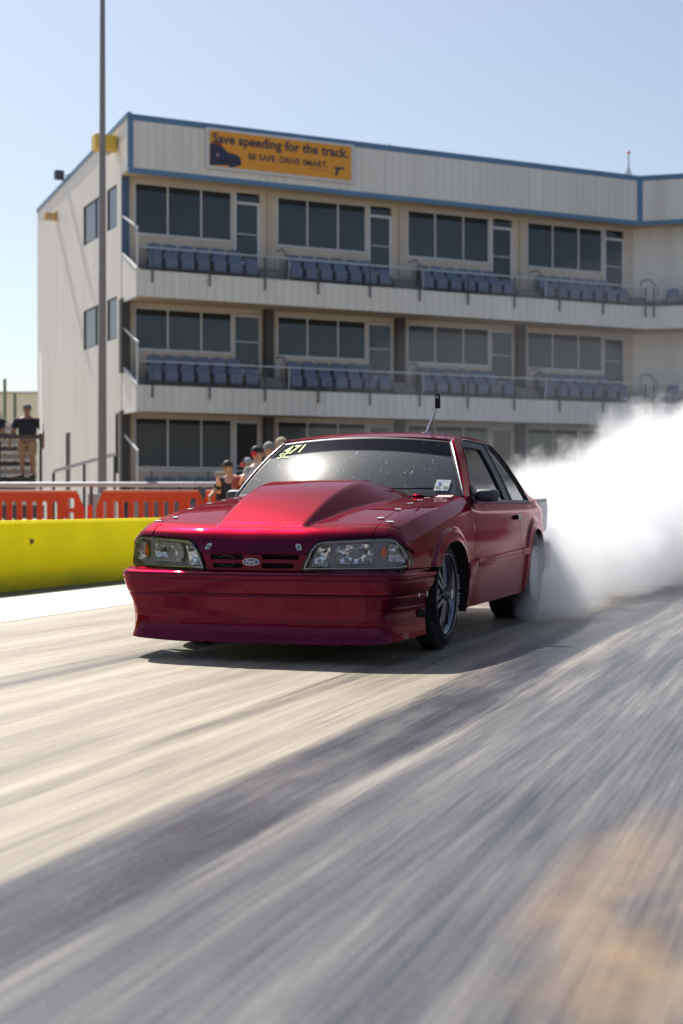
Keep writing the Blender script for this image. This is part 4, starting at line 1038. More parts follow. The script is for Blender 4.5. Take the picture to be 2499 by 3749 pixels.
def railing(zt, zb, label, y=-.03, hang=.40, low=False):
    o = empty('balcony_railing', (-6.513, 45.3, 0), BA, label, 'railing', 'railings along the balconies')
    bm = bmesh.new(); bar(bm, (0.02, y, zt), (LB - .02, y, zt), .045); a = P(.04, y, True); b = P(WL, y, True); bar(bm, (*a, zt), (*b, zt), .045)
    bmo('top_rail', bm, galv, o)
    bm = bmesh.new(); bar(bm, (0.02, y, zb + .08), (LB - .02, y, zb + .08), .03); bar(bm, (*a, zb + .08), (*b, zb + .08), .03); bmo('bottom_rail', bm, dkst, o)
    me = None
    xs = [(.51 + 1.94 * k, y) for k in range(10)] + [(LB - .1, y)] + [P(.25 + 1.94 * k, y, True) for k in range(4)]
    for x, yy in xs:
        bm = bmesh.new(); bx(bm, -.022, .022, -.022, .022, zb - hang, zt - .022)
        p = bmo('post', bm, dkst, o); p.location = (x, yy - .03, 0)
    # mesh infill of thin wires
    bm = bmesh.new(); n_w = 9
    for k in range(n_w): z = zb + .12 + (zt - zb - .2) * k / (n_w - 1); bar(bm, (.02, y, z), (LB - .02, y, z), .006); bar(bm, (*a, z), (*b, z), .006)
    bmo('mesh_infill', bm, dkst, o)
    # pale posts and short aisle rails at each stair
    for s in bays:
        xx = s + 4.85
        bm = bmesh.new(); bx(bm, xx - .025, xx + .025, .02, .07, zb - .05, zt); bx(bm, xx - .025, xx + .025, 1.05, 1.10, zb + .2, zt + .42); bar(bm, (xx, 1.07, zt + .42), (xx, .55, zt + .42), .045); bar(bm, (xx, .55, zt + .42), (xx, .045, zt + .02), .045)
        bmo('aisle_rail', bm, galv, o)
    # side rail running up the left return
    bm = bmesh.new(); bar(bm, (.03, -.05, zt + .60), (.03, Yw - .1, zt + 1.25), .055); bar(bm, (.03, .0, zb), (.03, .0, zt + .60), .045); bmo('side_rail', bm, whitef, o)
    return o
railing(9.07, 8.35, 'galvanised rail with dark posts along the top floor balcony')
railing(5.44, 4.68, 'galvanised rail with dark posts along the middle floor balcony')
railing(1.98, 1.25, 'rail with dark posts in front of the ground floor seats', y=.1, hang=.9)

# stadium seats
seatm = weathered('slate blue plastic seat', (.18, .215, .31), .3, .12, 4)
seatfr = mat('seat arm iron', (.06, .06, .07), .5)
def make_seat():
    o = empty('stadium_seat')
    # curved back shell
    V = []; F = []
    nx, nz = 6, 6
    for side_ in (0, 1):
        for j in range(nz):
            tz = j / (nz - 1)
            for i in range(nx):
                tx = i / (nx - 1) * 2 - 1; wd = .235 * (1 - .10 * tz ** 4)
                V.append((tx * wd, .02 - .05 * (1 - tx * tx) * -1 + .10 * tz + side_ * .03, .30 + .50 * tz - .03 * abs(tx) ** 4 * (tz == 1)))
    idx = lambda s, j, i: s * nx * nz + j * nx + i
    for j in range(nz - 1):
        for i in range(nx - 1):
            F.append((idx(0, j, i), idx(0, j, i + 1), idx(0, j + 1, i + 1), idx(0, j + 1, i))); F.append((idx(1, j, i), idx(1, j + 1, i), idx(1, j + 1, i + 1), idx(1, j, i + 1)))
    for j in range(nz - 1):
        for i in (0, nx - 1): F.append((idx(0, j, i), idx(0, j + 1, i), idx(1, j + 1, i), idx(1, j, i)))
    for i in range(nx - 1):
        for j in (0, nz - 1): F.append((idx(0, j, i), idx(0, j, i + 1), idx(1, j, i + 1), idx(1, j, i)))
    vf('seat_back', V, F, seatm, o, True)
    bm = bmesh.new(); box(bm, (0, -.045, .42), (.42, .055, .36), rot=None, bev=.03); box(bm, (0, -.082, .53), (.12, .02, .035), bev=.008); bmo('folded_seat_pan', bm, seatm, o)
    bm = bmesh.new()
    for x in (-.262,): bx(bm, x - .016, x + .016, -.12, .10, .50, .535); bx(bm, x - .014, x + .014, -.02, .05, 0, .50)
    bmo('arm_stand', bm, seatfr, o)
    return o
seat0 = make_seat(); first = [True]
def place_seat(x, y, z, rz, label, group):
    if first[0]: r_ = seat0; first[0] = False
    else:
        r_ = seat0.copy(); col.objects.link(r_)
        for ch in [c for c in bpy.data.objects if c.parent == seat0]:
            c = ch.copy(); col.objects.link(c); c.parent = r_
    p = Matrix.Rotation(BA, 3, 'Z') @ Vector((x, y, z)); r_.location = p + Vector((-6.513, 45.3, 0)); r_.rotation_euler = (0, 0, BA + rz)
    tag(r_, label, 'seat', group)
ORD = ['first', 'second', 'third', 'fourth', 'fifth', 'sixth', 'seventh', 'eighth']
for li, (z1, lev) in enumerate(((8.35, 'top floor'), (4.68, 'middle floor'))):
    for k in range(4):
        s = .78 if k == 0 else bays[k] + .24
        for row, (yy, dz, rn) in enumerate(((.52, -.06, 'front'), (1.32, .34, 'back'))):
            n_ = 7 if row == 0 else 6
            for j in range(n_):
                place_seat(s + .56 * j + (.28 if row else 0), yy, z1 + dz, 0, 'blue folding seat, %s from left in %s row, %s bay, %s balcony' % (ORD[j], rn, ORD[k], lev), 'folding seats on the balconies')
    for j in range(8):
        x, y = P(.95 + .56 * j, .52, True); place_seat(x, y, z1 - .06, -TH, 'blue folding seat, %s from the bend, right wing, %s balcony' % (ORD[j], lev), 'folding seats on the balconies')
for j in range(8):
    place_seat(.78 + .56 * j, .70, .98, 0, 'blue folding seat, %s from left in the ground floor row' % ORD[j], 'folding seats on the balconies')

# ---------------------------------------------------------------- billboard
orange = mat('orange sign sheet', (.78, .33, .028), .5); navy = mat('navy sign print', (.03, .035, .075), .6)
sign = empty('billboard', (-6.513, 45.3, 0), BA, 'orange road safety billboard reading Save speeding for the track', 'sign')
bm = bmesh.new(); bx(bm, 2.62, 8.07, .745, .834, 11.98, 13.34, bev=.01); bmo('sign_frame', bm, whitef, sign)
bm = bmesh.new(); bx(bm, 2.74, 7.95, .735, .744, 12.08, 13.25); sh = bmo('sign_sheet', bm, orange, sign)
def on_sign(x0, z0): return lambda x, y: (x0 + x, .730, z0 + y)
def words(line, x0, z0, width, size, bold):
    full_ = text_mesh(line, size=size, bold=bold); X = [v.co.x for v in full_.vertices]; lo_ = min(X); k = width / (max(X) - lo_); done = ''
    for wd_ in line.split(' '):
        pre = text_mesh(done + wd_, size=size, bold=bold); wm = text_mesh(wd_, size=size, bold=bold)
        r1 = max(v.co.x for v in pre.vertices); r0 = max(v.co.x for v in wm.vertices); sh_ = r1 - r0
        for v in wm.vertices: v.co = Vector((x0 + (v.co.x + sh_ - lo_) * k, .730, z0 + v.co.y * k))
        link('sign_word', wm, navy, sign); done += wd_ + ' '
words('Save speeding for the track.', 2.84, 12.86, 4.98, .42, .012)
words('BE SAFE. DRIVE SMART.', 4.12, 12.43, 2.92, .28, .006)
bm = bmesh.new(); bx(bm, 6.35, 7.05, .7285, .7305, 12.32, 12.335); bx(bm, 7.16, 7.168, .7285, .7305, 12.22, 12.55); bmo('sign_rule', bm, navy, sign)
def flat(nm, pts, m, par, y=.729):
    bm = bmesh.new(); A = [bm.verts.new((a, y, b)) for a, b in pts]; B_ = [bm.verts.new((a, y + .004, b)) for a, b in pts]; bm.faces.new(A)
    for k in range(len(pts)): bm.faces.new((A[k], A[(k + 1) % len(pts)], B_[(k + 1) % len(pts)], B_[k]))
    bmesh.ops.recalc_face_normals(bm, faces=bm.faces); return bmo(nm, bm, m, par)
flat('sign_car_picture', [(2.745, 12.09), (2.745, 12.78), (2.80, 12.83), (3.05, 12.83), (3.20, 12.74), (3.36, 12.58), (3.60, 12.54), (3.78, 12.49), (3.85, 12.38), (3.86, 12.22), (3.80, 12.16), (3.68, 12.15), (3.62, 12.09), (3.42, 12.09), (3.38, 12.15)], navy, sign)
flat('sign_light_bar', [(2.90, 12.79), (2.96, 12.87), (3.10, 12.85), (3.20, 12.76), (3.10, 12.79)], mat('red print', (.45, .03, .02), .6), sign, .7275)
flat('sign_door_star', [(3.02 + .07 * (1 if k % 2 == 0 else .45) * math.sin(math.pi * k / 5), 12.45 + .08 * (1 if k % 2 == 0 else .45) * math.cos(math.pi * k / 5)) for k in range(10)], mat('pink print', (.5, .3, .3), .6), sign, .7275)
flat('sign_emblem', [(7.26, 12.44), (7.34, 12.50), (7.60, 12.50), (7.66, 12.55), (7.68, 12.44), (7.48, 12.42), (7.40, 12.20), (7.30, 12.20), (7.38, 12.42)], navy, sign)

# ---------------------------------------------------------------- things fixed to the building
def wb(x, y, z): return Matrix.Rotation(BA, 3, 'Z') @ Vector((x, y, z)) + Vector((-6.513, 45.3, 0))
tanm = weathered('tan lamp housing', (.62, .40, .16), .5, .08, 6); yel = weathered('yellow lamp housing', (.72, .48, .07), .5, .06, 5)
o = empty('wall_light', wb(0, 10.2, 11.85), BA, 'small tan lamp high on the left gable wall, near the rear corner', 'light', 'lamps on the gable wall')
bm = bmesh.new(); box(bm, (-.25, 0, 0), (.42, .38, .26), bev=.03); box(bm, (-.03, 0, .05), (.06, .3, .34)); bmo('lamp_housing', bm, tanm, o); bm = bmesh.new(); box(bm, (-.26, 0, -.15), (.3, .28, .05)); bmo('lamp_glass', bm, whitep, o)
o = empty('floodlight', wb(0, 2.3, 13.05), BA, 'yellow box floodlight at the top of the gable wall behind the pole', 'light', 'lamps on the gable wall')
bm = bmesh.new(); box(bm, (-.42, -.1, -.25), (.72, .5, .50), bev=.03); box(bm, (-.10, -.1, -.25), (.16, .16, .5)); bmo('lamp_housing', bm, yel, o); bm = bmesh.new(); box(bm, (-.3, -.05, -.55), (.22, .12, .12), bev=.02); box(bm, (-.08, -.05, -.48), (.2, .05, .05)); bmo('lamp_bracket', bm, whitef, o)
o = empty('roof_spotlight', wb(0.05, 8.9, 12.86), BA, 'small black spotlight on the sloping roof edge of the gable', 'light')  # black spotlight fixture, not a camera
bm = bmesh.new(); box(bm, (-.25, .05, .32), (.34, .30, .34), rot=None, bev=.04); rod(bm, (0, 0, 0), (-.12, .05, .2), .04); bmo('spotlight_head', bm, dkst, o); bm = bmesh.new(); rod(bm, (-.02, .0, .30), (.30, -.2, .45), .05); bmo('spotlight_arm', bm, whitef, o)
o = empty('roof_antenna', wb(21.1, 2.6, 13.35), BA, 'thin tripod aerial with a red tip on the roof above the bend', 'antenna')
bm = bmesh.new(); rod(bm, (0, 0, 0), (0, 0, 1.5), .05, .025); 
for a in (0, 2.1, 4.2): rod(bm, (.55 * math.cos(a), .55 * math.sin(a), -.1), (0, 0, .95), .022)
for z in (.35, .7): box(bm, (0, 0, z), (.16, .05, .05))
bmo('mast', bm, galv, o); bm = bmesh.new(); bmesh.ops.create_uvsphere(bm, u_segments=12, v_segments=8, radius=.07, matrix=Matrix.Translation((0, 0, 1.52))); bmo('mast_tip', bm, mat('red beacon', (.5, .05, .03), .4), o)
o = empty('roof_vent', wb(9.9, 1.6, 13.4), BA, 'tiny white stub pipe on the front roof edge', 'pipe'); bm = bmesh.new(); rod(bm, (0, 0, 0), (0, 0, .38), .03); bmo('vent_pipe', bm, whitef, o)

# ================================================================ pole, rails, plastic barriers
def at(px_, Z, z=0): return Vector(((px_ - 1249.5) / 5215.4 * Z, Z, z))
polem = weathered('grey steel pole', (.22, .21, .215), .5, .08, 3)
o = empty('light_pole', at(374, 31), 0, 'tall tapering grey steel pole in front of the building corner', 'pole')
bm = bmesh.new(); rod(bm, (0, 0, 1.1), (.02, 0, 14.5), .098, .045, 20); bmo('pole_shaft', bm, polem, o)
bm = bmesh.new(); box(bm, (0, 0, .55), (.56, .5, 1.1), bev=.02); bmo('pole_footing', bm, weathered('pinkish concrete footing', (.42, .38, .38), .8, .08, 4), o)
# pipe fence rail
o = empty('pipe_fence', at(0, 29), 0, 'long low grey pipe fence rail behind the orange barriers', 'fence')
bm = bmesh.new(); rod(bm, (-3, 0, 1.27), (9, -.6, 1.27), .05); bmo('fence_rail', bm, galv, o)
for k in range(6):
    bm = bmesh.new(); rod(bm, (-2.5 + k * 2.2, -.02 - .11 * k, 0), (-2.5 + k * 2.2, -.02 - .11 * k, 1.25), .035); bmo('fence_post', bm, dkst, o)
# stair handrail near the gable
o = empty('ramp_handrail', (0, 0, 0), 0, 'pale sloping ramp handrail beside the gable wall', 'handrail')
a = at(196, 40, 1.80); b = at(420, 40, 2.28); c_ = at(520, 40.5, 2.3)
bm = bmesh.new(); bar(bm, a, b, .09); bar(bm, b, at(425, 40, 2.28), .09); bmo('rail_bar', bm, whitef, o)
for p in (a, (a + b) / 2, b):
    bm = bmesh.new(); bx(bm, p.x - .035, p.x + .035, p.y - .03, p.y + .03, 0, p.z - .04); bmo('rail_post', bm, dkst, o)
# orange water barriers
orm = mat('orange plastic', rough=.45); g = N(orm); nn = g.noise(g.co(), 2.5, 4); g.l(g.ramp(nn, [(.3, (.74, .045, .001)), (.7, (.86, .075, .003))]), g.b.inputs['Base Color'])
def barrier(loc, rz, label, flip=1):
    o = empty('plastic_barrier', loc, rz, label, 'barrier', 'orange plastic barriers behind the yellow wall')
    L_ = 2.10; H_ = 1.08
    ol = [(0, 0), (L_, 0), (L_, .55), (L_ - .05, .62), (L_ - .05, .80), (L_ - .16, H_), (.16, H_), (.05, .80), (.05, .62), (0, .55)]
    hs = []
    for k in range(7):
        x = .36 + k * .185; hs.append([(x, .42), (x + .095, .42), (x + .095, .88)] + [(x + .0475 + .0475 * math.cos(R(a)), .88 + .05 * math.sin(R(a))) for a in (30, 60, 90, 120, 150)] + [(x, .88)])
    hs.append(rr(1.76, 1.88, .80, .98, .03)); hs.append(rr(1.77, 1.87, .48, .72, .03)); hs.append(rr(1.68, 1.72, .50, .62, .01)); hs.append(rr(.17, .24, .60, .92, .02))
    patch('barrier_panel', ol, lambda x, z: (x, 0, z), orm, o, step=(.5, .5), holes=hs, thick=.10, out=(0, -1, 0), smooth=False)
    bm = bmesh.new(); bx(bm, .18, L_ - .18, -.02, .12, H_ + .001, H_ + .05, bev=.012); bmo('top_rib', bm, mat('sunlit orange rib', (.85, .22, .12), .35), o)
    bm = bmesh.new(); bx(bm, .02, L_ - .02, -.16, .26, 0.0, .20, bev=.03); bmo('barrier_foot', bm, orm, o)
    bm = bmesh.new()
    rod(bm, (L_ + .06, .05, .55), (L_ + .06, .05, .86), .045)
    bmo('hinge_pin', bm, orm, o)
    return o
barrier(at(-105, 26.2), R(1.5), 'orange slotted plastic barrier at the far left of the photo')
barrier(at(341, 25.9), R(-4), 'orange slotted plastic barrier to the right of the pole footing')
barrier(at(741, 25.9) , R(-62), 'orange slotted plastic barrier turned away beside the black bin')
barrier(at(-560, 26.2), R(0), 'orange slotted plastic barrier outside the left edge')

# black bin
o = empty('waste_bin', at(816, 24), R(5), 'black bin with tan lid behind the orange barriers', 'bin')
bm = bmesh.new(); box(bm, (0, 0, .66), (.24, .3, 1.32), bev=.02); bmo('bin_body', bm, mat('black bin plastic', (.012, .013, .016), .6), o)
bm = bmesh.new(); box(bm, (0, 0, 1.37), (.27, .33, .08), bev=.02); rod(bm, (.01, 0, 1.41), (.01, 0, 1.47), .02); bmo('bin_lid', bm, weathered('tan lid', (.35, .30, .24), .6), o)

# ================================================================ bleachers at the left
pk_b = weathered('faded riser paint', (.45, .40, .40), .6)
al_b = weathered('aluminium plank', (.55, .54, .53), .35, .1, 6, metal=.6)
o = empty('bleacher_stand', (0, 0, 0), 0, 'aluminium bleacher stand rising at the left edge of the photo', 'bleachers')
for k in range(12):
    Z = 34.2 + k * .62; z = 1.15 + k * .215
    xr = ((152 if k < 5 else 152 - (k - 4) * 18) - 1249.5) / 5215.4 * Z
    e_ = .22 if k > 1 else 0
    bm = bmesh.new(); bx(bm, xr - 6, xr - e_, Z, Z + .28, z, z + .05); bmo('seat_plank', bm, al_b, o)
    bm = bmesh.new(); bx(bm, xr - 6, xr - .22, Z + .30, Z + .33, z - .16, z - .02); bmo('riser_plank', bm, pk_b if k % 2 else dkst, o)
    bm = bmesh.new(); bx(bm, xr - 6, xr - .22, Z - .30, Z - .02, z - .20, z - .16); bmo('foot_plank', bm, al_b, o)
bm = bmesh.new(); xr = (150 - 1249.5) / 5215.4 * 34
bx(bm, xr - 6, xr + .1, 33.6, 33.9, .55, .85); bmo('front_beam', bm, dkst, o)
for k, xx in enumerate((xr + .05, xr - 1.0)):
    bm = bmesh.new(); bx(bm, xx - .03, xx + .03, 33.7, 33.76, 0, 2.55); bmo('rail_post', bm, browncol, o)
bm = bmesh.new(); bx(bm, xr - .95, xr + .08, 33.68, 33.73, 2.42, 2.52); bar(bm, (xr + .05, 33.8, 2.5), (xr - 1.5 + 0, 41.0, 5.2), .06); bmo('guard_rail', bm, browncol, o)
for px_, z0, z1 in ((18, 4.2, 4.75), (55, 3.6, 4.3)):
    p = at(px_, 44); bm = bmesh.new(); rod(bm, (p.x, p.y, 0), (p.x, p.y, z1), .05); bmo('stand_post', bm, weathered('green post paint', (.2, .26, .16), .6), o)
# pale far building behind the bleachers
o = empty('far_hall', at(60, 95), 0, 'low cream hall far behind the bleachers', 'building')
bm = bmesh.new(); bx(bm, -14, 2.1, 0, 8, 0, 8.3); bmo('hall_wall', bm, weathered('cream wall', (.85, .78, .60), .7, .04, .5), o)
bm = bmesh.new(); bx(bm, -14.3, 2.4, -.3, 8.3, 8.3, 8.4); bmo('hall_roof', bm, roofm_, o)

# ================================================================ people
skin_a = mat('tanned skin', (.32, .16, .10), .5); skin_b = mat('light skin', (.48, .28, .20), .5)
def skinned(name, chains, m, parent):
    """chains: list of [(point, radius), ...]; first point of later chains is the index of an existing vertex"""
    V = []; E_ = []; Rd = []
    for ch in chains:
        prev = None
        for it in ch:
            if isinstance(it, int): prev = it; continue
            p, r_ = it; V.append(p); Rd.append(r_); i = len(V) - 1
            if prev is not None: E_.append((prev, i))
            prev = i
    me = bpy.data.meshes.new(name); me.from_pydata(V, E_, []); o = link(name, me, m, parent)
    sk = o.modifiers.new('skin', 'SKIN'); sk.use_smooth_shade = True
    for i, r_ in enumerate(Rd):
        rx = r_ if isinstance(r_, tuple) else (r_, r_); me.skin_vertices[0].data[i].radius = rx
    me.skin_vertices[0].data[0].use_root = True
    sb = o.modifiers.new('sub', 'SUBSURF'); sb.levels = 2; sb.render_levels = 2
    dg = bpy.context.evaluated_depsgraph_get(); m2 = bpy.data.meshes.new_from_object(o.evaluated_get(dg)); o.modifiers.clear(); o.data = m2
    m2.polygons.foreach_set('use_smooth', [True] * len(m2.polygons))
    if not m2.materials: m2.materials.append(m)
    return o
def person(loc, rz, label, shirt, legs, skin, cap, sc_=1., lean=0., girth=1., head_turn=0, arms='down', muffs=None, hair=(.05, .03, .02), accent=None):
    o = empty('person', loc, rz, label, 'person', None); o.scale = (sc_ * girth, sc_ * girth, sc_)
    L = Matrix.Rotation(lean, 3, 'X')
    def T(x, y, z):                     # bend the upper body forward at the hips
        v_ = L @ Vector((x, y, z - .95)) if z > .95 else Vector((x, y, z - .95)); return (v_.x, v_.y, v_.z + .95)
    if arms == 'down': el, ha = (.30, .02, 1.12), (.33, -.10, .88)
    elif arms == 'front': el, ha = (.31, -.10, 1.15), (.14, -.32, 1.10)
    else: el, ha = (.33, -.15, 1.25), (.26, -.42, 1.32)
    ch = [[(T(0, .02, .96), .15), (T(0, .01, 1.12), (.16, .12)), (T(0, .02, 1.32), (.18, .12)), (T(0, .02, 1.44), (.13, .09)), (T(0, .01, 1.52), .055), (T(0, -.01, 1.60), .062), (T(0, -.015, 1.68), (.080, .098)), (T(0, -.01, 1.765), .065)]]
    for s in (-1, 1):
        hn = [(T(s * .19, .02, 1.42), .062), (T(s * el[0], el[1], el[2]), .042), (T(s * ha[0], ha[1], ha[2]), .028)]
        ch.append([3] + hn)
        n0 = sum(1 for c in ch for it in c if not isinstance(it, int)) - 1
        hx, hy, hz = s * ha[0], ha[1], ha[2]
        ch.append([n0, (T(hx, hy - .01, hz - .07), (.036, .018)), (T(hx, hy - .015, hz - .10), (.034, .015))]); n1 = n0 + 2
        for q, (dx, ln) in enumerate(((-.024, .062), (-.008, .072), (.008, .068), (.023, .054))): ch.append([n1, (T(hx + dx, hy - .018, hz - .12), .008), (T(hx + dx, hy - .03, hz - .10 - ln), .007)])
        ch.append([n0 + 1, (T(hx - s * .03, hy - .03, hz - .08), .009), (T(hx - s * .035, hy - .045, hz - .115), .008)])
        ch.append([0, (( s * .095, .01, .86), .095), ((s * .10, -.005, .50), .062), ((s * .105, .02, .12), .042), ((s * .11, -.02, .05), .045), ((s * .12, -.15, .03), .034)])
    body = skinned('body', ch, skin, o)
    # clothing shells, slightly larger than the body
    c2 = [[(T(0, .02, .93), (.185, .15)), (T(0, .01, 1.12), (.195, .155)), (T(0, .02, 1.32), (.215, .15)), (T(0, .02, 1.445), (.15, .105)), (T(0, .015, 1.475), (.08, .075))]]
    for s in (-1, 1): c2.append([3, (T(s * .20, .02, 1.415), .085), (T(s * (.20 + (el[0] - .20) * .75), .02 + (el[1] - .02) * .75, 1.415 + (el[2] - 1.415) * .75), .072)])
    skinned('shirt', c2, shirt, o)
    c3 = [[((0, .02, .98), (.17, .135))]]
    for s in (-1, 1):
        c3.append([0, ((s * .095, .01, .84), .115), ((s * .10, -.005, .52), .09)] + ([((s * .105, .02, .12), .07)] if legs[1] else []))
    skinned('trousers' if legs[1] else 'shorts', c3, legs[0], o)
    for s in (-1, 1):
        bm = bmesh.new(); box(bm, (s * .115, -.06, .045), (.105, .29, .09), bev=.03); bmo('shoe', bm, ink, o)
    H = Vector(T(0, -.01, 1.69))
    bm = bmesh.new(); bmesh.ops.create_uvsphere(bm, u_segments=20, v_segments=12, radius=.101, matrix=Matrix.Translation(H + Vector((0, .012, .035))) @ Matrix.Diagonal((.86, 1.02, .92, 1)))
    for v_ in [v_ for v_ in bm.verts if v_.co.z < H.z + .015]: v_.co.z = H.z + .015
    if cap[1]: box(bm, H + Vector((0, -.12, .035)), (.13, .11, .012), bev=.004)
    bmo('cap' if cap[1] else 'hair', bm, cap[0], o, True)
    bm = bmesh.new()                     # face: nose, ears, brows, mouth, eyes
    box(bm, H + Vector((0, -.105, -.03)), (.022, .03, .045), bev=.008)
    for s in (-1, 1): box(bm, H + Vector((s * .083, .0, -.02)), (.018, .035, .055), bev=.008)
    bmo('nose_and_ears', bm, skin, body)
    bm = bmesh.new()
    for s in (-1, 1): box(bm, H + Vector((s * .030, -.094, -.005)), (.024, .012, .010), bev=.003)
    box(bm, H + Vector((0, -.092, -.070)), (.045, .012, .008), bev=.002); bmo('eyes_and_mouth', bm, mat('face detail', (.08, .03, .03), .5), body)
    if muffs:
        bm = bmesh.new()
        for s in (-1, 1): rod(bm, H + Vector((s * .085, 0, -.01)), H + Vector((s * .125, 0, -.01)), .042, seg=16)
        bmo('ear_muff', bm, muffs, o)
        tubeo('muff_band', [H + Vector((.105 * math.cos(a), 0, -.0 + .125 * math.sin(a))) for a in [math.pi * k / 12 for k in range(13)]], .010, ink, o)
    if accent:
        for s in (-1, 1):
            bm = bmesh.new(); bar(bm, T(s * .21, -.06, 1.46), T(s * .33, .02, 1.22), .085, .16); bmo('shoulder_patch', bm, accent, o)
    return o
blk = mat('black cloth', (.015, .018, .026), .8); khaki = weathered('khaki cloth', (.34, .22, .13), .85); greyc = mat('grey blue cloth', (.30, .31, .34), .8)
redc = mat('red plastic', (.6, .02, .02), .35); orv = mat('orange white vest cloth', (.85, .38, .22), .6); tealc = mat('teal grey cap cloth', (.10, .15, .17), .8); tanc = mat('tan hat cloth', (.35, .29, .20), .8)
p = at(100, 35.4, 1.52); person(p, R(3), 'man in teal cap, black T-shirt and khaki shorts coming down the bleachers', blk, (khaki, False), skin_a, (tealc, True), 1.02, girth=1.22)
p = at(-24, 35.4, 1.52); person(p, R(-10), 'person in dark top cut off by the left edge of the photo', blk, (blk, True), skin_a, (ink, False), 1.0, arms='front')
# start line crew behind the yellow wall, mostly hidden by the car
person(at(868, 23.5, 0), R(-25), 'crew member in black cap bending forward in a dark top with orange shoulders', blk, (blk, True), skin_b, (ink, True), .92, lean=R(28), arms='reach', accent=orv)
person(at(905, 23.3, 0), R(25), 'crew member in orange red top with grey cap, between two colleagues', mat('rust cloth', (.42, .08, .05), .7), (blk, True), skin_b, (greyc, True), .90, arms='front', muffs=redc)
person(at(940, 22.2, 0), R(60), 'crew member with black ear muffs and red cups in a grey top', greyc, (blk, True), skin_b, (ink, False), .98, arms='front', muffs=redc)
person(at(985, 21.6, 0), R(40), 'crew member in black and grey shirt with red shoulder tab near the windscreen pillar', blk, (blk, True), skin_b, (mat('grey hair', (.2, .19, .18), .7), False), 1.0, accent=mat('silver cloth', (.5, .45, .45), .6), arms='front')
person(at(1030, 20.9, 0), R(30), 'crew member in tan hat just above the windscreen pillar', blk, (blk, True), skin_b, (tanc, True), 1.02, arms='front')

# ================================================================ unseen wall and stand across the strip, added for reflections in the paint
far = weathered('far wall paint', (.22, .21, .20), .7, .1, 1)
o = tag(wall_run('opposite_wall', 9.0, -70, 32, far, wd=-.22), 'unseen long grey concrete wall on the opposite side of the drag strip', 'wall')
o = empty('opposite_grandstand', (0, 0, 0), 0, 'unseen large dark bleacher grandstand across the strip, behind the photographer', 'grandstand')
bm = bmesh.new()
for k in range(14):
    a = [trk(14 + k * .8, -160), trk(14 + k * .8, 30), trk(14.8 + k * .8, 30), trk(14.8 + k * .8, -160)]
    lo_ = [bm.verts.new(p) for p in a]; hi2 = [bm.verts.new(p + Vector((0, 0, 1.2 + k * .45))) for p in a]; bm.faces.new(hi2)
    for i in range(4): bm.faces.new((lo_[i], lo_[(i + 1) % 4], hi2[(i + 1) % 4], hi2[i]))
bmo('stand_tiers', bm, weathered('dark stand', (.07, .07, .075), .7, .3, .8), o)
# unseen trees added behind the camera to darken the paint's reflections
leaf = weathered('tree foliage', (.035, .055, .02), .8, .4, 1.5); bark = weathered('bark', (.08, .06, .04), .9)
def tree(loc, h, label):
    o = empty('tree', loc, random.random() * 6, label, 'tree', 'unseen trees added for dark reflections')
    bm = bmesh.new(); rod(bm, (0, 0, 0), (0, 0, h * .5), .35, .18, 8)
    for k in range(5): a = k * 1.3; rod(bm, (0, 0, h * (.3 + .04 * k)), (h * .2 * math.cos(a), h * .2 * math.sin(a), h * (.55 + .05 * k)), .12, .04, 6)
    bmo('trunk', bm, bark, o)
    bm = bmesh.new()
    for k in range(1300):
        d = Vector((random.gauss(0, 1), random.gauss(0, 1), random.gauss(0, .75))).normalized() * (random.random() ** .4); c = Vector((d.x * h * .42, d.y * h * .42, h * .62 + d.z * h * .40)); s = .35 + random.random() * .4
        q = Matrix.Rotation(random.random() * 6, 3, 'Z') @ Matrix.Rotation(random.random() * 3, 3, 'X')
        bm.faces.new([bm.verts.new(c + q @ Vector(v_) * s) for v_ in ((-1, -.6, 0), (1, -.5, .2), (.8, .6, 0), (-.7, .7, .2))])
    bmo('crown', bm, leaf, o)
    return o
t0 = tree(trk(-30, -75), 10, 'bushy green tree in the unseen row added behind the camera')
def copy_tree(o, loc, rz, s):
    r_ = o.copy(); col.objects.link(r_); r_.location = loc; r_.rotation_euler = (0, 0, rz); r_.scale = (s,) * 3
    for ch in [c for c in bpy.data.objects if c.parent == o]:
        c = ch.copy(); col.objects.link(c); c.parent = r_
    return r_
for k in range(24):
    copy_tree(t0, trk(-60 + k * 5.0 + random.random() * 2, -72 - random.random() * 10), random.random() * 6, .8 + random.random() * .5)

# ================================================================ tyre smoke
blobs = []      # (x right, y rear, z, radius) in car axes
rnd = random.Random(3)
def blob(u, v, z, r_): blobs.append((u, v, z, r_))
for (u, v, z, r_) in ((.98, 2.86, .20, .30), (.95, 3.15, .34, .36), (.85, 3.3, .12, .3), (.62, 3.55, .40, .48), (.2, 3.9, .45, .55), (.85, 3.95, .40, .50), (1.0, 3.7, .12, .3), (.75, 4.5, .45, .60), (-.1, 4.6, .45, .6), (1.0, 5.2, .45, .62), (.4, 5.4, .5, .72), (1.1, 6.0, .55, .66), (.2, 6.4, .5, .8), (1.1, 6.9, .65, .78), (.3, 7.6, .6, .9), (1.2, 7.9, .8, .85), (.8, 8.9, .9, .95), (1.5, 9.4, 1.05, .95), (.9, 10.4, 1.2, 1.0), (1.8, 11.2, 1.4, 1.1), (-.3, 9.5, .6, .9), (2.0, 9.6, 1.75, .62), (2.5, 10.6, 2.0, .8),
                      (1.05, 2.62, .18, .305), (1.02, 2.60, .42, .26), (1.0, 2.36, .14, .28), (.95, 2.12, .06, .17), (1.08, 2.80, .42, .24), (1.0, 5.9, .1, .5), (1.1, 7.2, .1, .6)): blob(u, v, z, r_)
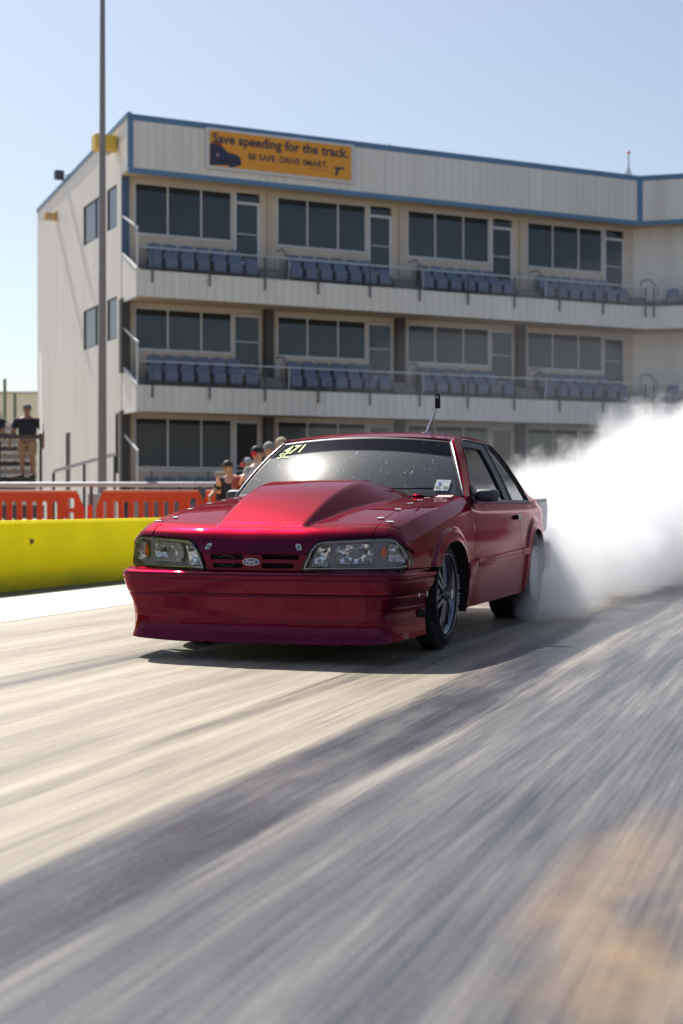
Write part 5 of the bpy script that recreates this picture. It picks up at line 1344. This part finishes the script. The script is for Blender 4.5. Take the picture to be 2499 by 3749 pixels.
def c2w(u, v, z): return car.matrix_basis @ Vector((u, v, z)) if False else Vector((-.172984 + u * math.cos(CT) + v * math.sin(CT), 8.685723 - u * math.sin(CT) + v * math.cos(CT), z))
bm = bmesh.new()
for (u, v, z, r_) in blobs: bmesh.ops.create_icosphere(bm, subdivisions=3, radius=r_ * 1.18, matrix=Matrix.Translation(c2w(u, v, z)))
me = bpy.data.meshes.new('smoke'); bm.to_mesh(me); bm.free(); so = link('smoke', me, None)
rm = so.modifiers.new('r', 'REMESH'); rm.mode = 'VOXEL'; rm.voxel_size = .12
dg = bpy.context.evaluated_depsgraph_get(); m2 = bpy.data.meshes.new_from_object(so.evaluated_get(dg)); so.modifiers.clear(); so.data = m2
for v_ in m2.vertices: v_.co.z = max(v_.co.z, .012)
sm = bpy.data.materials.new('white tyre smoke'); sm.use_nodes = True; g = N(sm); g.t.nodes.remove(g.b)
ge = g.n('NewGeometry'); pos = ge.outputs['Position']
nz_ = g.n('TexNoise'); nz_.inputs['Scale'].default_value = 2.1; nz_.inputs['Detail'].default_value = 7; nz_.inputs['Roughness'].default_value = .68; g.l(pos, nz_.inputs['Vector'])
wv = g.n('VectorMath', operation='SUBTRACT'); g.l(nz_.outputs['Color'], wv.inputs[0]); wv.inputs[1].default_value = (.5, .5, .5)
ws = g.n('VectorMath', operation='SCALE'); g.l(wv.outputs[0], ws.inputs[0]); ws.inputs['Scale'].default_value = 1.35
wp = g.n('VectorMath', operation='ADD'); g.l(pos, wp.inputs[0]); g.l(ws.outputs[0], wp.inputs[1])
acc = None
for (u, v, z, r_) in blobs:
    c = c2w(u, v, z)
    d = g.n('VectorMath', operation='DISTANCE'); g.l(wp.outputs[0] if r_ > .5 else pos, d.inputs[0]); d.inputs[1].default_value = c
    q = g.math('SUBTRACT', 1.0, g.math('DIVIDE', d.outputs['Value'], r_))
    q = g.math('MULTIPLY', q, max(r_, .3) ** .5 * (1.9 if r_ < .31 else 1))
    acc = q if acc is None else g.math('MAXIMUM', acc, q)
n2_ = g.n('TexNoise'); n2_.inputs['Scale'].default_value = 5.5; n2_.inputs['Detail'].default_value = 5; n2_.inputs['Roughness'].default_value = .65; g.l(wp.outputs[0], n2_.inputs['Vector'])
dn = g.math('MULTIPLY', g.math('ADD', acc, g.math('MULTIPLY', g.math('SUBTRACT', n2_.outputs[0], .5), .85)), 6.5); dn = g.math('MAXIMUM', dn, 0); dn = g.math('MINIMUM', dn, 2.6)
vol = g.n('VolumePrincipled'); vol.inputs['Color'].default_value = (.94, .948, .965, 1); vol.inputs['Anisotropy'].default_value = .5; g.l(dn, vol.inputs['Density'])
g.l(vol.outputs[0], g.t.nodes['Material Output'].inputs['Volume'])
m2.materials.clear(); m2.materials.append(sm); sm.cycles.homogeneous_volume = False
try: sm.cycles.volume_sampling = 'MULTIPLE_IMPORTANCE'; sm.cycles.volume_step_rate = .5
except Exception: pass
tag(so, 'billowing white tyre smoke rolling out behind the rear wheels', 'smoke', kind='stuff')

# thin veil of drifting smoke between the car and the right half of the building
bm = bmesh.new(); bmesh.ops.create_icosphere(bm, subdivisions=4, radius=1, matrix=Matrix.Translation((9.5, 29, 1.6)) @ Matrix.Diagonal((10.5, 9, 4.6, 1)))
for v_ in bm.verts: v_.co.z = max(v_.co.z, .02)
vm_ = bpy.data.materials.new('thin smoke veil'); vm_.use_nodes = True; g = N(vm_); g.t.nodes.remove(g.b)
vv = g.n('VolumePrincipled'); vv.inputs['Color'].default_value = (.86, .90, 1, 1); vv.inputs['Density'].default_value = .003; vv.inputs['Anisotropy'].default_value = .3; g.l(vv.outputs[0], g.t.nodes['Material Output'].inputs['Volume'])
tag(bmo('smoke_veil', bm, vm_), 'thin pale veil of drifting smoke in front of the building', 'smoke', kind='stuff')
